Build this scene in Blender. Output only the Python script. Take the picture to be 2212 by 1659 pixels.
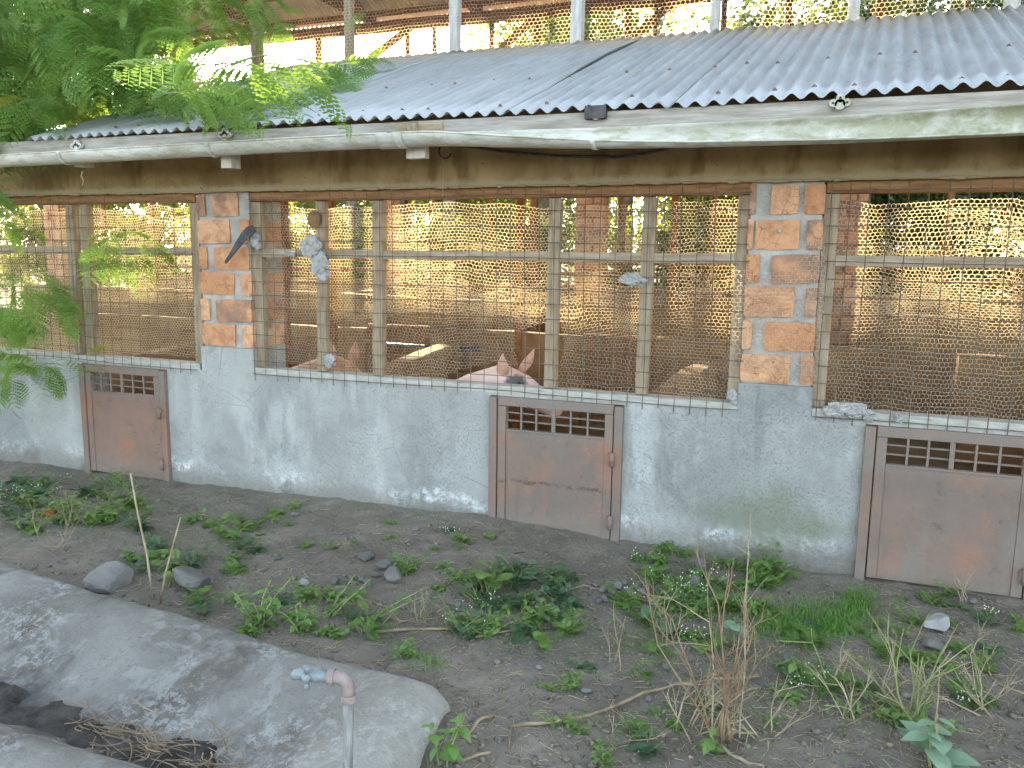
import bpy, bmesh, math, random
import numpy as np
from mathutils import Vector, Matrix, Euler

for o in list(bpy.data.objects): bpy.data.objects.remove(o)
scene = bpy.context.scene
COL = scene.collection
R = math.radians
random.seed(7)

# ------------------------------------------------------------------ camera
FPX, CXP, CYP = 1797.09, 1106.0, 829.5           # calibration on a 2212 x 1659 frame
PSI, TH, ROLL = 0.370874540, 0.153153078, 0.0127854148
CAM = np.array([0.0, -3.9, 1.433])
_f = np.array([-math.sin(PSI)*math.cos(TH), math.cos(PSI)*math.cos(TH), -math.sin(TH)])
_r = np.array([math.cos(PSI), math.sin(PSI), 0.0]); _u = np.cross(_r, _f)
_r, _u = math.cos(ROLL)*_r + math.sin(ROLL)*_u, -math.sin(ROLL)*_r + math.cos(ROLL)*_u
cd = bpy.data.cameras.new('camera'); cam = bpy.data.objects.new('camera', cd); COL.objects.link(cam)
cd.sensor_width = 36; cd.lens = FPX/2212*36; cd.clip_start = 0.05; cd.clip_end = 1500
cam.matrix_world = Matrix(((_r[0], _u[0], -_f[0], CAM[0]), (_r[1], _u[1], -_f[1], CAM[1]), (_r[2], _u[2], -_f[2], CAM[2]), (0, 0, 0, 1)))
scene.camera = cam

# ------------------------------------------------------------------ world, sun, exposure
SUN_AZ, SUN_EL = R(-36.5), R(12.5)               # azimuth from +y towards +x
world = bpy.data.worlds.new('World'); scene.world = world; world.use_nodes = True
nt = world.node_tree; nt.nodes.clear()
sky = nt.nodes.new('ShaderNodeTexSky'); sky.sky_type = 'NISHITA'; sky.sun_disc = False
sky.sun_elevation = SUN_EL; sky.sun_rotation = SUN_AZ; sky.altitude = 1100; sky.air_density = .8; sky.dust_density = 2.0; sky.ozone_density = .6
bg = nt.nodes.new('ShaderNodeBackground'); bg.inputs['Strength'].default_value = 0.15
wo = nt.nodes.new('ShaderNodeOutputWorld')
hs = nt.nodes.new('ShaderNodeHueSaturation'); hs.inputs['Hue'].default_value = .486; hs.inputs['Saturation'].default_value = .55      # whole sky desaturated and shifted in hue for white balance
nt.links.new(sky.outputs[0], hs.inputs['Color']); nt.links.new(hs.outputs[0], bg.inputs[0]); nt.links.new(bg.outputs[0], wo.inputs[0])
sd = bpy.data.lights.new('sun', 'SUN'); sd.energy = 5.0; sd.angle = R(0.6); sd.color = (1.0, 0.80, 0.48)
sun = bpy.data.objects.new('sun', sd); COL.objects.link(sun)
SUND = Vector((math.sin(SUN_AZ)*math.cos(SUN_EL), math.cos(SUN_AZ)*math.cos(SUN_EL), math.sin(SUN_EL)))
sun.rotation_euler = SUND.to_track_quat('Z', 'Y').to_euler()
scene.view_settings.view_transform = 'Standard'; scene.view_settings.look = 'None'
scene.view_settings.exposure = 2.85; scene.view_settings.gamma = 1.0
scene.render.engine = 'CYCLES'
scene.cycles.caustics_reflective = False; scene.cycles.caustics_refractive = False; scene.cycles.use_adaptive_sampling = True; scene.cycles.adaptive_threshold = .03
scene.cycles.max_bounces = 5; scene.cycles.diffuse_bounces = 3; scene.cycles.transmission_bounces = 3; scene.cycles.transparent_max_bounces = 4

# ------------------------------------------------------------------ helpers
def ray(a, b): return _f + _r*(a-CXP)/FPX - _u*(b-CYP)/FPX
def onY(a, b, y=0.0):
    d = ray(a, b); return CAM + d*((y-CAM[1])/d[1])
def onZ(a, b, z=0.0):
    d = ray(a, b); return CAM + d*((z-CAM[2])/d[2])

def _hash(ix, iy, iz):
    h = (ix*374761393 + iy*668265263 + iz*2147483647 + 1013904223) & 0xffffffff
    h = ((h ^ (h >> 13))*1274126177) & 0xffffffff
    return ((h ^ (h >> 16)) & 0xffff)/65535.0
def vnoise(p):
    p = np.asarray(p, float); i = np.floor(p).astype(np.int64); f = p-i; f = f*f*(3-2*f)
    out = 0
    for dx in (0, 1):
        for dy in (0, 1):
            for dz in (0, 1):
                w = (f[..., 0] if dx else 1-f[..., 0])*(f[..., 1] if dy else 1-f[..., 1])*(f[..., 2] if dz else 1-f[..., 2])
                out = out + w*_hash(i[..., 0]+dx, i[..., 1]+dy, i[..., 2]+dz)
    return out*2-1
def fbm(p, o=4):
    p = np.asarray(p, float); s = 0; a = 1
    for k in range(o): s = s + a*vnoise(p*2**k+k*17.3); a *= .5
    return s

def mesh_from(name, V, Fq, mat=None, smooth=False):
    me = bpy.data.meshes.new(name); me.from_pydata([tuple(v) for v in V], [], Fq); me.update()
    if mat: me.materials.append(mat)
    if smooth: me.polygons.foreach_set('use_smooth', [True]*len(me.polygons))
    return me
def mesh_np(name, V, F, mat=None, smooth=False):
    """V (n,3), F (m,k) arrays of equal-size faces: fast path"""
    V = np.asarray(V, np.float32); F = np.asarray(F, np.int32); k = F.shape[1]
    me = bpy.data.meshes.new(name); me.vertices.add(len(V)); me.vertices.foreach_set('co', V.ravel())
    me.loops.add(F.size); me.loops.foreach_set('vertex_index', F.ravel())
    me.polygons.add(len(F)); me.polygons.foreach_set('loop_start', np.arange(0, F.size, k, dtype=np.int32))
    try: me.polygons.foreach_set('loop_total', np.full(len(F), k, np.int32))
    except Exception: pass
    me.update(calc_edges=True); me.validate()
    if smooth: me.polygons.foreach_set('use_smooth', np.ones(len(F), bool))
    if mat: me.materials.append(mat)
    return me
WL = {}
def link(name, me, parent=None, loc=(0, 0, 0), rot=(0, 0, 0), scl=(1, 1, 1)):
    """loc is a WORLD location; parents carry translations only"""
    o = bpy.data.objects.new(name, me); COL.objects.link(o)
    w = Vector(loc)
    if parent is not None:
        o.parent = parent; o.location = w-WL.get(parent, Vector((0, 0, 0)))
    else: o.location = w
    o.rotation_euler = rot; o.scale = scl; WL[o] = w
    return o
def tag(o, label, cat=None, group=None, kind=None):
    if label: o['label'] = label
    if cat: o['category'] = cat
    if group: o['group'] = group
    if kind: o['kind'] = kind
    return o
def thing(name, loc, label, cat, group=None):
    return tag(link(name, None, None, loc), label, cat, group)

class MB:
    def __init__(s): s.v = []; s.f = []
    def add(s, V, F):
        b = len(s.v); s.v += [tuple(map(float, v)) for v in V]; s.f += [tuple(i+b for i in f) for f in F]; return s
    def box(s, x0, x1, y0, y1, z0, z1):
        return s.add([(x0, y0, z0), (x1, y0, z0), (x1, y1, z0), (x0, y1, z0), (x0, y0, z1), (x1, y0, z1), (x1, y1, z1), (x0, y1, z1)],
                     [(0, 3, 2, 1), (4, 5, 6, 7), (0, 1, 5, 4), (1, 2, 6, 5), (2, 3, 7, 6), (3, 0, 4, 7)])
    def bar(s, p, q, w, h, up=(0, 0, 1)):
        p = Vector(p); q = Vector(q); d = (q-p).normalized(); u = Vector(up)
        if abs(d.dot(u)) > .99: u = Vector((0, 1, 0))
        x = d.cross(u).normalized(); u = x.cross(d)
        V = [p+x*sx*w/2+u*sz*h/2 for sx, sz in ((-1, -1), (1, -1), (1, 1), (-1, 1))] + [q+x*sx*w/2+u*sz*h/2 for sx, sz in ((-1, -1), (1, -1), (1, 1), (-1, 1))]
        return s.add(V, [(3, 2, 1, 0), (4, 5, 6, 7), (0, 1, 5, 4), (1, 2, 6, 5), (2, 3, 7, 6), (3, 0, 4, 7)])
    def tube(s, pts, rad, n=8, caps=True, flat=1.0):
        pts = [Vector(p) for p in pts]; m = len(pts)
        if not hasattr(rad, '__len__'): rad = [rad]*m
        V = []; x = None
        for i, p in enumerate(pts):
            d = (pts[min(i+1, m-1)]-pts[max(i-1, 0)]).normalized()
            if x is None:
                a = Vector((0, 0, 1)) if abs(d.z) < .9 else Vector((1, 0, 0)); x = d.cross(a).normalized()
            else:
                x = (x-d*x.dot(d)); x = x.normalized() if x.length > 1e-6 else d.orthogonal().normalized()
            y = d.cross(x)
            for k in range(n):
                a = 2*math.pi*k/n; V.append(p+(x*math.cos(a)+y*math.sin(a)*flat)*rad[i])
        F = [(i*n+k, i*n+(k+1) % n, (i+1)*n+(k+1) % n, (i+1)*n+k) for i in range(m-1) for k in range(n)]
        if caps: F += [tuple(range(n-1, -1, -1)), tuple((m-1)*n+k for k in range(n))]
        return s.add(V, F)
    def ball(s, c, r, seg=12, rings=8):
        rx, ry, rz = r if hasattr(r, '__len__') else (r, r, r)
        V = [(c[0], c[1], c[2]-rz)]
        for i in range(1, rings):
            t = math.pi*i/rings
            for k in range(seg):
                a = 2*math.pi*k/seg; V.append((c[0]+rx*math.sin(t)*math.cos(a), c[1]+ry*math.sin(t)*math.sin(a), c[2]-rz*math.cos(t)))
        V.append((c[0], c[1], c[2]+rz)); L = len(V)-1
        F = [(0, 1+(k+1) % seg, 1+k) for k in range(seg)]
        for i in range(rings-2):
            for k in range(seg): a = 1+i*seg+k; b = 1+i*seg+(k+1) % seg; F.append((a, b, b+seg, a+seg))
        F += [(L, L-seg+k, L-seg+(k+1) % seg) for k in range(seg)]
        return s.add(V, F)
    def build(s, name, mat, parent=None, label=None, smooth=False, bevel=0, loc=None):
        off = WL.get(parent, Vector((0, 0, 0))) if loc is None else Vector(loc)
        me = mesh_from(name, [(v[0]-off[0], v[1]-off[1], v[2]-off[2]) for v in s.v], s.f, mat, smooth)
        o = link(name, me, parent, off)
        if bevel:
            m = o.modifiers.new('b', 'BEVEL'); m.width = bevel; m.segments = 2; m.limit_method = 'ANGLE'
        if label: o['label'] = label
        return o

# ------------------------------------------------------------------ materials
class Mat:
    def __init__(s, name):
        s.m = bpy.data.materials.new(name); s.m.use_nodes = True; s.t = s.m.node_tree; s.t.nodes.clear()
        s.out = s.t.nodes.new('ShaderNodeOutputMaterial'); s._geo = None; s._oi = None
    def n(s, ty, **k):
        nd = s.t.nodes.new(ty)
        for a, b in k.items(): setattr(nd, a, b)
        return nd
    def put(s, sock, v):
        if v is None: return
        if isinstance(v, bpy.types.NodeSocket): s.t.links.new(v, sock)
        elif isinstance(v, (tuple, list)) and len(v) == 3 and sock.type == 'RGBA': sock.default_value = (*v, 1)
        else: sock.default_value = v
    def pos(s, scale=(1, 1, 1)):
        if s._geo is None: s._geo = s.n('ShaderNodeNewGeometry')
        if scale == (1, 1, 1): return s._geo.outputs['Position']
        m = s.n('ShaderNodeMapping'); s.t.links.new(s._geo.outputs['Position'], m.inputs[0]); m.inputs['Scale'].default_value = scale; return m.outputs[0]
    def obj(s, scale=(1, 1, 1)):
        c = s.n('ShaderNodeTexCoord'); m = s.n('ShaderNodeMapping'); s.t.links.new(c.outputs['Object'], m.inputs[0]); m.inputs['Scale'].default_value = scale; return m.outputs[0]
    def rnd(s):
        if s._oi is None: s._oi = s.n('ShaderNodeObjectInfo')
        return s._oi.outputs['Random']
    def island(s):
        if s._geo is None: s._geo = s.n('ShaderNodeNewGeometry')
        return s._geo.outputs['Random Per Island']
    def xyz(s, i):
        p = s.n('ShaderNodeSeparateXYZ'); s.t.links.new(s.pos(), p.inputs[0]); return p.outputs[i]
    def noise(s, scale, detail=4, rough=.55, vec=None, dist=0.0):
        k = s.n('ShaderNodeTexNoise'); s.put(k.inputs['Scale'], scale); s.put(k.inputs['Detail'], detail); s.put(k.inputs['Roughness'], rough); s.put(k.inputs['Distortion'], dist)
        s.put(k.inputs['Vector'], vec if vec is not None else s.pos()); return k.outputs[0]
    def voro(s, scale, vec=None, feature='F1'):
        k = s.n('ShaderNodeTexVoronoi', feature=feature); s.put(k.inputs['Scale'], scale); s.put(k.inputs['Vector'], vec if vec is not None else s.pos()); return k.outputs['Distance']
    def math(s, op, a, b=None, clamp=False):
        k = s.n('ShaderNodeMath', operation=op, use_clamp=clamp); s.put(k.inputs[0], a); s.put(k.inputs[1], b); return k.outputs[0]
    def rng(s, v, a, b, c=0.0, d=1.0):
        k = s.n('ShaderNodeMapRange'); k.clamp = True; k.interpolation_type = 'SMOOTHSTEP'
        for i, x in enumerate((v, a, b, c, d)): s.put(k.inputs[i], x)
        return k.outputs[0]
    def mix(s, f, a, b, mode='MIX'):
        k = s.n('ShaderNodeMix', data_type='RGBA', blend_type=mode); s.put(k.inputs[0], f); s.put(k.inputs[6], a); s.put(k.inputs[7], b); return k.outputs[2]
    def bump(s, h, strength=.5, dist=.01, nrm=None):
        k = s.n('ShaderNodeBump'); s.put(k.inputs['Strength'], strength); s.put(k.inputs['Distance'], dist); s.put(k.inputs['Height'], h)
        if nrm is not None: s.put(k.inputs['Normal'], nrm)
        return k.outputs[0]
    def done(s, col, rough=.85, metal=0.0, nrm=None, spec=.3):
        p = s.n('ShaderNodeBsdfPrincipled'); s.put(p.inputs['Base Color'], col); s.put(p.inputs['Roughness'], rough); s.put(p.inputs['Metallic'], metal)
        s.put(p.inputs['Specular IOR Level'], spec); s.put(p.inputs['Normal'], nrm)
        s.t.links.new(p.outputs[0], s.out.inputs[0]); return s.m
    def leaf(s, col, tcol, mixf=.45, rough=.5, gloss=.05):
        d = s.n('ShaderNodeBsdfDiffuse'); s.put(d.inputs[0], col)
        t = s.n('ShaderNodeBsdfTranslucent'); s.put(t.inputs[0], tcol)
        a = s.n('ShaderNodeMixShader'); s.put(a.inputs[0], mixf); s.t.links.new(d.outputs[0], a.inputs[1]); s.t.links.new(t.outputs[0], a.inputs[2])
        g = s.n('ShaderNodeBsdfGlossy'); s.put(g.inputs['Roughness'], rough); s.put(g.inputs[0], (.8, .8, .8))
        b = s.n('ShaderNodeMixShader'); s.put(b.inputs[0], gloss); s.t.links.new(a.outputs[0], b.inputs[1]); s.t.links.new(g.outputs[0], b.inputs[2])
        s.t.links.new(b.outputs[0], s.out.inputs[0]); return s.m

def m_simple(name, c1, c2, scale=8, rough=.85, metal=0., bump=.3, bscale=40, bdist=.004, spec=.3, stretch=(1, 1, 1), rv=.0):
    m = Mat(name); v = m.obj(stretch) if stretch != (1, 1, 1) else m.pos()
    n1 = m.rng(m.noise(scale, 5, .6, v), .3, .7); c = m.mix(n1, c1, c2)
    if rv: c = m.mix(m.math('MULTIPLY', m.rnd(), rv), c, m.mix(1.0, c, (.35, .35, .35), 'MULTIPLY'))
    return m.done(c, rough, metal, m.bump(m.noise(bscale, 4, .6, v), bump, bdist), spec)

def m_wall():
    m = Mat('cement_render')
    c = m.mix(m.rng(m.noise(1.6, 5, .6), .32, .68), (.235, .243, .232), (.365, .375, .36))
    c = m.mix(m.math('MULTIPLY', m.rng(m.noise(3.2, 4, .65, m.pos((1, 1, .35))), .5, .72), .75), c, (.49, .505, .495))
    x, z = m.xyz(0), m.xyz(2)
    # moss / mud stain patch right of the middle gate
    px = m.math('ABSOLUTE', m.math('ADD', x, .22)); pz = m.math('ABSOLUTE', m.math('SUBTRACT', z, .24))
    e = m.math('ADD', m.math('MULTIPLY', px, 1.8), m.math('MULTIPLY', pz, 3.6)); e = m.math('ADD', e, m.math('MULTIPLY', m.math('SUBTRACT', m.noise(7, 4), .5), 1.0))
    c = m.mix(m.math('MULTIPLY', m.rng(e, .95, .25), .7), c, (.19, .21, .15))
    # damp dark foot, wavy efflorescence tide line
    zz = m.math('ADD', z, m.math('MULTIPLY', m.math('SUBTRACT', m.noise(2.2, 3, .5, m.pos((1, 1, .0))), .5), .30))
    c = m.mix(m.math('MULTIPLY', m.rng(zz, .17, .02), .85), c, (.20, .19, .17))
    tide = m.math('MULTIPLY', m.rng(zz, .085, .13), m.rng(zz, .205, .135)); tide = m.math('MULTIPLY', tide, m.rng(m.noise(22, 4, .7), .38, .6))
    tide = m.math('MULTIPLY', tide, m.rng(m.noise(1.3, 2, .5, m.pos((1, 1, 0))), .42, .60)); tide = m.math('MULTIPLY', tide, m.rng(m.noise(6, 4, .7), .36, .62))
    c = m.mix(m.math('MULTIPLY', tide, .95), c, (.80, .83, .85))
    mud = m.math('MULTIPLY', m.rng(m.math('ADD', z, m.math('MULTIPLY', m.math('SUBTRACT', m.noise(8, 5, .7), .5), .22)), .20, .04), m.rng(m.noise(30, 4, .75), .40, .60)); c = m.mix(m.math('MULTIPLY', mud, .6), c, (.17, .15, .12))
    c = m.mix(m.math('MULTIPLY', m.rng(m.noise(5.5, 6, .75, None, 1.2), .55, .70), .45), c, (.20, .20, .185))
    # dark streaks from the top, pits
    st = m.math('MULTIPLY', m.rng(m.noise(9, 4, .6, m.pos((1, 1, .12))), .56, .74), m.rng(z, .30, .74))
    c = m.mix(m.math('MULTIPLY', st, .7), c, (.17, .172, .155))
    vv = m.voro(75); pit = m.math('MULTIPLY', m.rng(m.noise(95, 4, .85), .53, .64), m.rng(m.noise(3, 3), .25, .55))
    c = m.mix(m.math('MULTIPLY', pit, .42), c, (.15, .155, .15))
    big = m.rng(m.noise(11, 2, .8), .70, .78); c = m.mix(m.math('MULTIPLY', big, .35), c, (.16, .16, .15))
    cr = m.math('MULTIPLY', m.rng(m.voro(2.1, m.pos((1, 1, 1.6)), 'DISTANCE_TO_EDGE'), .007, .0015), m.rng(m.noise(1.7, 3), .50, .60)); c = m.mix(m.math('MULTIPLY', cr, .55), c, (.13, .13, .12))
    pt = m.rng(m.noise(.8, 3, .5, None, .8), .50, .54); c = m.mix(m.math('MULTIPLY', pt, .22), c, (.46, .465, .44))
    h = m.math('ADD', m.noise(85, 5, .7), m.math('MULTIPLY', m.noise(18, 4, .6), 1.6)); h = m.math('SUBTRACT', h, m.math('MULTIPLY', pit, .3))
    return m.done(c, .95, 0, m.bump(h, .8, .007), .15)

def m_beam():
    m = Mat('beam_render')
    c = m.mix(m.rng(m.noise(2.5, 5, .6), .3, .7), (.19, .13, .06), (.36, .265, .14))  # brown of the beam, with warm bounce light put into the colour
    c = m.mix(m.math('MULTIPLY', m.rng(m.noise(7, 4, .6, m.pos((1, 1, .3))), .48, .68), .75), c, (.13, .08, .033))
    z = m.math('ADD', m.xyz(2), m.math('MULTIPLY', m.math('SUBTRACT', m.noise(14, 4, .7), .5), .06))
    c = m.mix(m.math('MULTIPLY', m.rng(z, 1.815, 1.785), .7), c, (.34, .29, .19))
    c = m.mix(m.math('MULTIPLY', m.rng(m.noise(22, 2, .8), .70, .78), .6), c, (.06, .05, .03))
    h = m.math('ADD', m.noise(60, 5, .7), m.math('MULTIPLY', m.noise(12, 4, .6), 1.5))
    return m.done(c, .95, 0, m.bump(h, .5, .005), .1)

def m_brick():
    m = Mat('clay_brick'); r = m.rnd()
    c = m.mix(r, (.52, .26, .135), (.64, .38, .23))
    c = m.mix(m.math('MULTIPLY', m.rng(m.noise(11, 5, .65), .42, .68), .7), c, (.33, .155, .085))
    c = m.mix(m.math('MULTIPLY', m.rng(m.noise(6, 4, .6), .56, .74), .75), c, (.66, .47, .32))
    r2 = m.math('FRACT', m.math('MULTIPLY', r, 7.31)); dark = m.math('MULTIPLY', m.rng(r2, .62, .7), m.rng(m.noise(8, 4, .6), .36, .62))
    c = m.mix(m.math('MULTIPLY', dark, .8), c, (.21, .15, .12))
    cr = m.rng(m.voro(26, None, 'DISTANCE_TO_EDGE'), .0, .02); cr2 = m.rng(m.noise(7, 3), .45, .6)
    crack = m.math('MULTIPLY', m.math('SUBTRACT', 1.0, cr), cr2); c = m.mix(m.math('MULTIPLY', crack, .6), c, (.17, .09, .05))
    h = m.math('SUBTRACT', m.math('ADD', m.noise(45, 5, .7), m.noise(14, 3)), crack)
    return m.done(c, .95, 0, m.bump(h, .7, .006), .1)

def m_rust(name, tone=0, streak=None):
    m = Mat(name)
    c = m.mix(m.rng(m.noise(3.5, 5, .6), .3, .7), (.16, .13, .112), (.225, .155, .125))
    c = m.mix(m.math('MULTIPLY', m.rng(m.noise(5.5, 5, .65, m.pos((1, 1, .6))), .47, .72), .7), c, (.33, .155, .09))
    c = m.mix(m.math('MULTIPLY', m.rng(m.noise(4.2, 4, .6, m.pos((1, 1, .5))), .54, .72), .7), c, (.20, .185, .165))
    c = m.mix(m.math('MULTIPLY', m.rng(m.noise(12, 5, .7), .58, .74), .6), c, (.08, .055, .045))
    c = m.mix(.28, c, ((.25, .12, .082), (.18, .15, .13), (.19, .145, .12))[tone]); z = m.xyz(2)
    run = m.math('MULTIPLY', m.rng(m.noise(13, 4, .7, m.pos((1, 1, .07))), .56, .70), m.rng(z, .56, .30)); c = m.mix(m.math('MULTIPLY', run, .6), c, (.16, .095, .07))
    c = m.mix(m.math('MULTIPLY', m.rng(z, .20, .03), .5), c, (.215, .19, .16))
    c = m.mix(m.math('MULTIPLY', m.rng(z, .50, .56), .45), c, (.20, .185, .165))
    if streak is not None:
        x = m.xyz(0); zz = m.math('ADD', z, m.math('MULTIPLY', m.math('SUBTRACT', m.noise(9, 4, .7), .5), .045))
        b = m.math('MULTIPLY', m.rng(m.math('ABSOLUTE', m.math('SUBTRACT', zz, streak[2])), .016, .004), m.math('MULTIPLY', m.rng(x, streak[0], streak[0]+.05), m.rng(x, streak[1], streak[1]-.05)))
        b = m.math('MULTIPLY', b, m.rng(m.noise(30, 3, .7), .35, .6)); c = m.mix(m.math('MULTIPLY', b, .85), c, (.09, .065, .05))
    h = m.math('ADD', m.noise(90, 4, .7), m.noise(25, 4))
    return m.done(c, .8, 0, m.bump(h, .6, .004), .25)

def m_roof():
    m = Mat('galvanised_sheet')
    c = m.mix(m.rng(m.noise(2.2, 4, .6, m.pos((2.5, .7, .7))), .3, .7), (.36, .38, .39), (.46, .475, .48))
    c = m.mix(m.math('MULTIPLY', m.rnd(), .4), c, (.33, .355, .37))
    c = m.mix(m.math('MULTIPLY', m.rng(m.noise(6, 4, .6, m.pos((6, .6, .6))), .54, .72), .4), c, (.24, .255, .26))
    y = m.math('ADD', m.xyz(1), m.math('MULTIPLY', m.math('SUBTRACT', m.noise(9, 4), .5), .16))
    c = m.mix(m.math('MULTIPLY', m.rng(y, 1.35, 1.62), .75), c, (.40, .385, .335))       # dusty upper lap
    wash = m.math('MULTIPLY', m.rng(m.noise(3.2, 5, .65), .5, .66), m.rng(y, 1.3, .3)); c = m.mix(m.math('MULTIPLY', wash, .35), c, (.47, .485, .49))
    c = m.mix(m.math('MULTIPLY', m.rng(m.noise(3, 5, .7, m.pos((7, .5, .5))), .60, .74), .35), c, (.30, .24, .19))
    return m.done(c, m.rng(m.noise(8, 3), .3, .7, .36, .52), .3, m.bump(m.noise(30, 4, .6), .12, .002), .4)

def m_ground():
    m = Mat('dark_soil')
    c = m.mix(m.rng(m.noise(1.3, 5, .6), .3, .7), (.170, .150, .122), (.24, .212, .172))
    c = m.mix(m.math('MULTIPLY', m.rng(m.noise(4.5, 5, .65), .48, .72), .7), c, (.30, .265, .215))
    c = m.mix(m.math('MULTIPLY', m.rng(m.noise(2.6, 4, .6), .57, .72), .6), c, (.105, .097, .092))
    c = m.mix(m.math('MULTIPLY', m.rng(m.noise(70, 3, .7), .58, .70), .5), c, (.34, .31, .27))
    c = m.mix(m.math('MULTIPLY', m.rng(m.noise(45, 4, .7), .58, .72), .5), c, (.07, .064, .06))
    c = m.mix(m.math('MULTIPLY', m.rng(m.noise(180, 2, .7), .66, .72), .6), c, (.34, .31, .26))
    h = m.math('ADD', m.noise(120, 5, .75), m.math('MULTIPLY', m.noise(28, 5, .7), 2.2))
    return m.done(c, 1.0, 0, m.bump(h, .7, .010), .1)

def m_slab():
    m = Mat('weathered_concrete')
    c = m.mix(m.rng(m.noise(2.4, 5, .6), .3, .7), (.15, .142, .125), (.255, .248, .228))
    e = m.rng(m.noise(5.2, 6, .68, None, .6), .50, .60); c = m.mix(m.math('MULTIPLY', e, .6), c, (.30, .30, .285))
    dk = m.rng(m.noise(3.4, 5, .65, m.pos((1.2, .6, 1))), .47, .60); c = m.mix(m.math('MULTIPLY', dk, .7), c, (.10, .085, .07))
    sp = m.math('MULTIPLY', m.rng(m.noise(34, 6, .8), .50, .55), m.rng(m.noise(3.0, 4, .6), .46, .60)); c = m.mix(m.math('MULTIPLY', sp, .5), c, (.42, .43, .42))
    c = m.mix(m.math('MULTIPLY', m.rng(m.noise(45, 5, .85), .55, .66), .55), c, (.09, .085, .075))
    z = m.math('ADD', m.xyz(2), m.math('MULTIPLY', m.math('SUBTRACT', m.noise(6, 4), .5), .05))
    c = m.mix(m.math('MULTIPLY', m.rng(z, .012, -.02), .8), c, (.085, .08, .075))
    x = m.xyz(0); c = m.mix(m.math('MULTIPLY', m.rng(x, -1.45, -1.1), .35), c, (.47, .45, .39))
    h = m.math('ADD', m.noise(70, 5, .7), m.math('MULTIPLY', m.noise(14, 5, .65), 2.0))
    return m.done(c, .95, 0, m.bump(h, .6, .008), .15)

def m_pvc():
    m = Mat('old_white_gutter')
    c = m.mix(m.rng(m.noise(4, 4, .6, m.pos((.6, 3, 3))), .3, .7), (.42, .415, .37), (.58, .575, .525))
    c = m.mix(m.math('MULTIPLY', m.rng(m.noise(14, 5, .7, m.pos((.7, 2, 2))), .44, .64), .75), c, (.30, .29, .20))
    x = m.xyz(0); g = m.math('MULTIPLY', m.rng(x, -1.0, .5), m.rng(m.noise(9, 5, .7), .36, .6)); c = m.mix(m.math('MULTIPLY', g, .75), c, (.20, .21, .095))
    return m.done(c, .5, 0, m.bump(m.noise(50, 4), .15, .002), .4)

M = {}
M['wall'] = m_wall(); M['beam'] = m_beam(); M['brick'] = m_brick(); M['roof'] = m_roof(); M['soil'] = m_ground(); M['slab'] = m_slab(); M['pvc'] = m_pvc()
M['gate'] = m_rust('rusty_gate_paint'); M['gate_right'] = m_rust('rusty_gate_paint_dusty', 2); M['gate_mid'] = m_rust('rusty_gate_paint_streaked', 1, (-1.60, -.99, .285))
M['mortar'] = m_simple('grey_mortar', (.29, .275, .25), (.43, .415, .385), 9, .95, 0, .8, 55, .008, .1)
M['lump'] = m_simple('dried_mortar_lump', (.26, .26, .245), (.40, .40, .385), 30, .95, 0, .8, 90, .006, .1)
M['timber'] = m_simple('weathered_timber', (.225, .17, .11), (.36, .295, .21), 5, .9, 0, .6, 18, .004, .2, (9, 9, 1.2))
M['timber_h'] = m_simple('weathered_rail', (.25, .195, .13), (.39, .325, .24), 5, .9, 0, .6, 18, .004, .2, (1.2, 9, 9))
M['timber_b'] = m_simple('brown_rail', (.20, .10, .045), (.33, .185, .09), 5, .9, 0, .5, 18, .004, .2, (1.2, 9, 9))
M['sillwood'] = m_simple('painted_sill_rail', (.30, .295, .26), (.46, .45, .41), 7, .9, 0, .6, 25, .004, .2, (1.5, 9, 9))
M['greypost'] = m_simple('grey_post', (.36, .36, .35), (.52, .52, .50), 5, .9, 0, .5, 20, .004, .2, (9, 9, 1.2))
M['redwood'] = m_simple('brown_roof_timber', (.16, .075, .035), (.33, .16, .07), 5, .9, 0, .5, 18, .004, .2, (5, 5, 1.5))
M['fascia'] = m_simple('grey_fascia', (.26, .235, .20), (.42, .40, .36), 5, .9, 0, .6, 18, .004, .2, (1.0, 9, 9))
M['clay'] = m_simple('orange_clay_plaster', (.27, .125, .055), (.40, .20, .10), 4, .95, 0, .6, 30, .006, .1)
M['palewood'] = m_simple('pale_cut_timber', (.40, .37, .32), (.55, .52, .46), 5, .9, 0, .5, 18, .004, .2, (9, 9, 1.2))
M['mud'] = m_simple('mud_plaster', (.18, .11, .055), (.30, .20, .11), 3, .97, 0, .6, 30, .008, .1)
M['wire'] = m_simple('rusty_wire', (.10, .075, .055), (.19, .15, .11), 30, .7, .1, .1, 90, .001, .3)
def m_dusty(name, c1, c2, t, mixf, gloss):
    m = Mat(name); return m.leaf(m.mix(m.rng(m.noise(20, 3), .3, .7), c1, c2), t, mixf, .38, gloss)
M['hex'] = m_dusty('dusty_netting', (.17, .13, .09), (.26, .205, .15), (.92, .76, .46), .52, .15)      # zinc wire furred with dust and cobweb
M['straw'] = m_dusty('dry_straw', (.38, .30, .17), (.56, .47, .30), (.8, .66, .4), .4, .06)
M['stem'] = m_simple('dry_stem', (.20, .145, .095), (.36, .275, .18), 14, .9, 0, .4, 60, .002, .2)
M['palestem'] = m_simple('pale_dry_stem', (.25, .20, .13), (.40, .335, .225), 14, .9, 0, .3, 60, .002, .2)
M['greenstem'] = m_simple('green_stem', (.16, .19, .07), (.27, .28, .13), 14, .8, 0, .2, 60, .001, .2)
M['redstem'] = m_simple('reddish_stem', (.165, .10, .06), (.31, .215, .135), 14, .85, 0, .3, 60, .001, .2)
M['bark'] = m_simple('grey_bark', (.13, .105, .08), (.24, .20, .155), 8, .95, 0, .8, 30, .01, .1)
M['stone'] = m_simple('grey_stone', (.13, .125, .115), (.235, .225, .21), 5, .95, 0, .7, 40, .006, .15, (1, 1, 1), .4)
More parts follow.
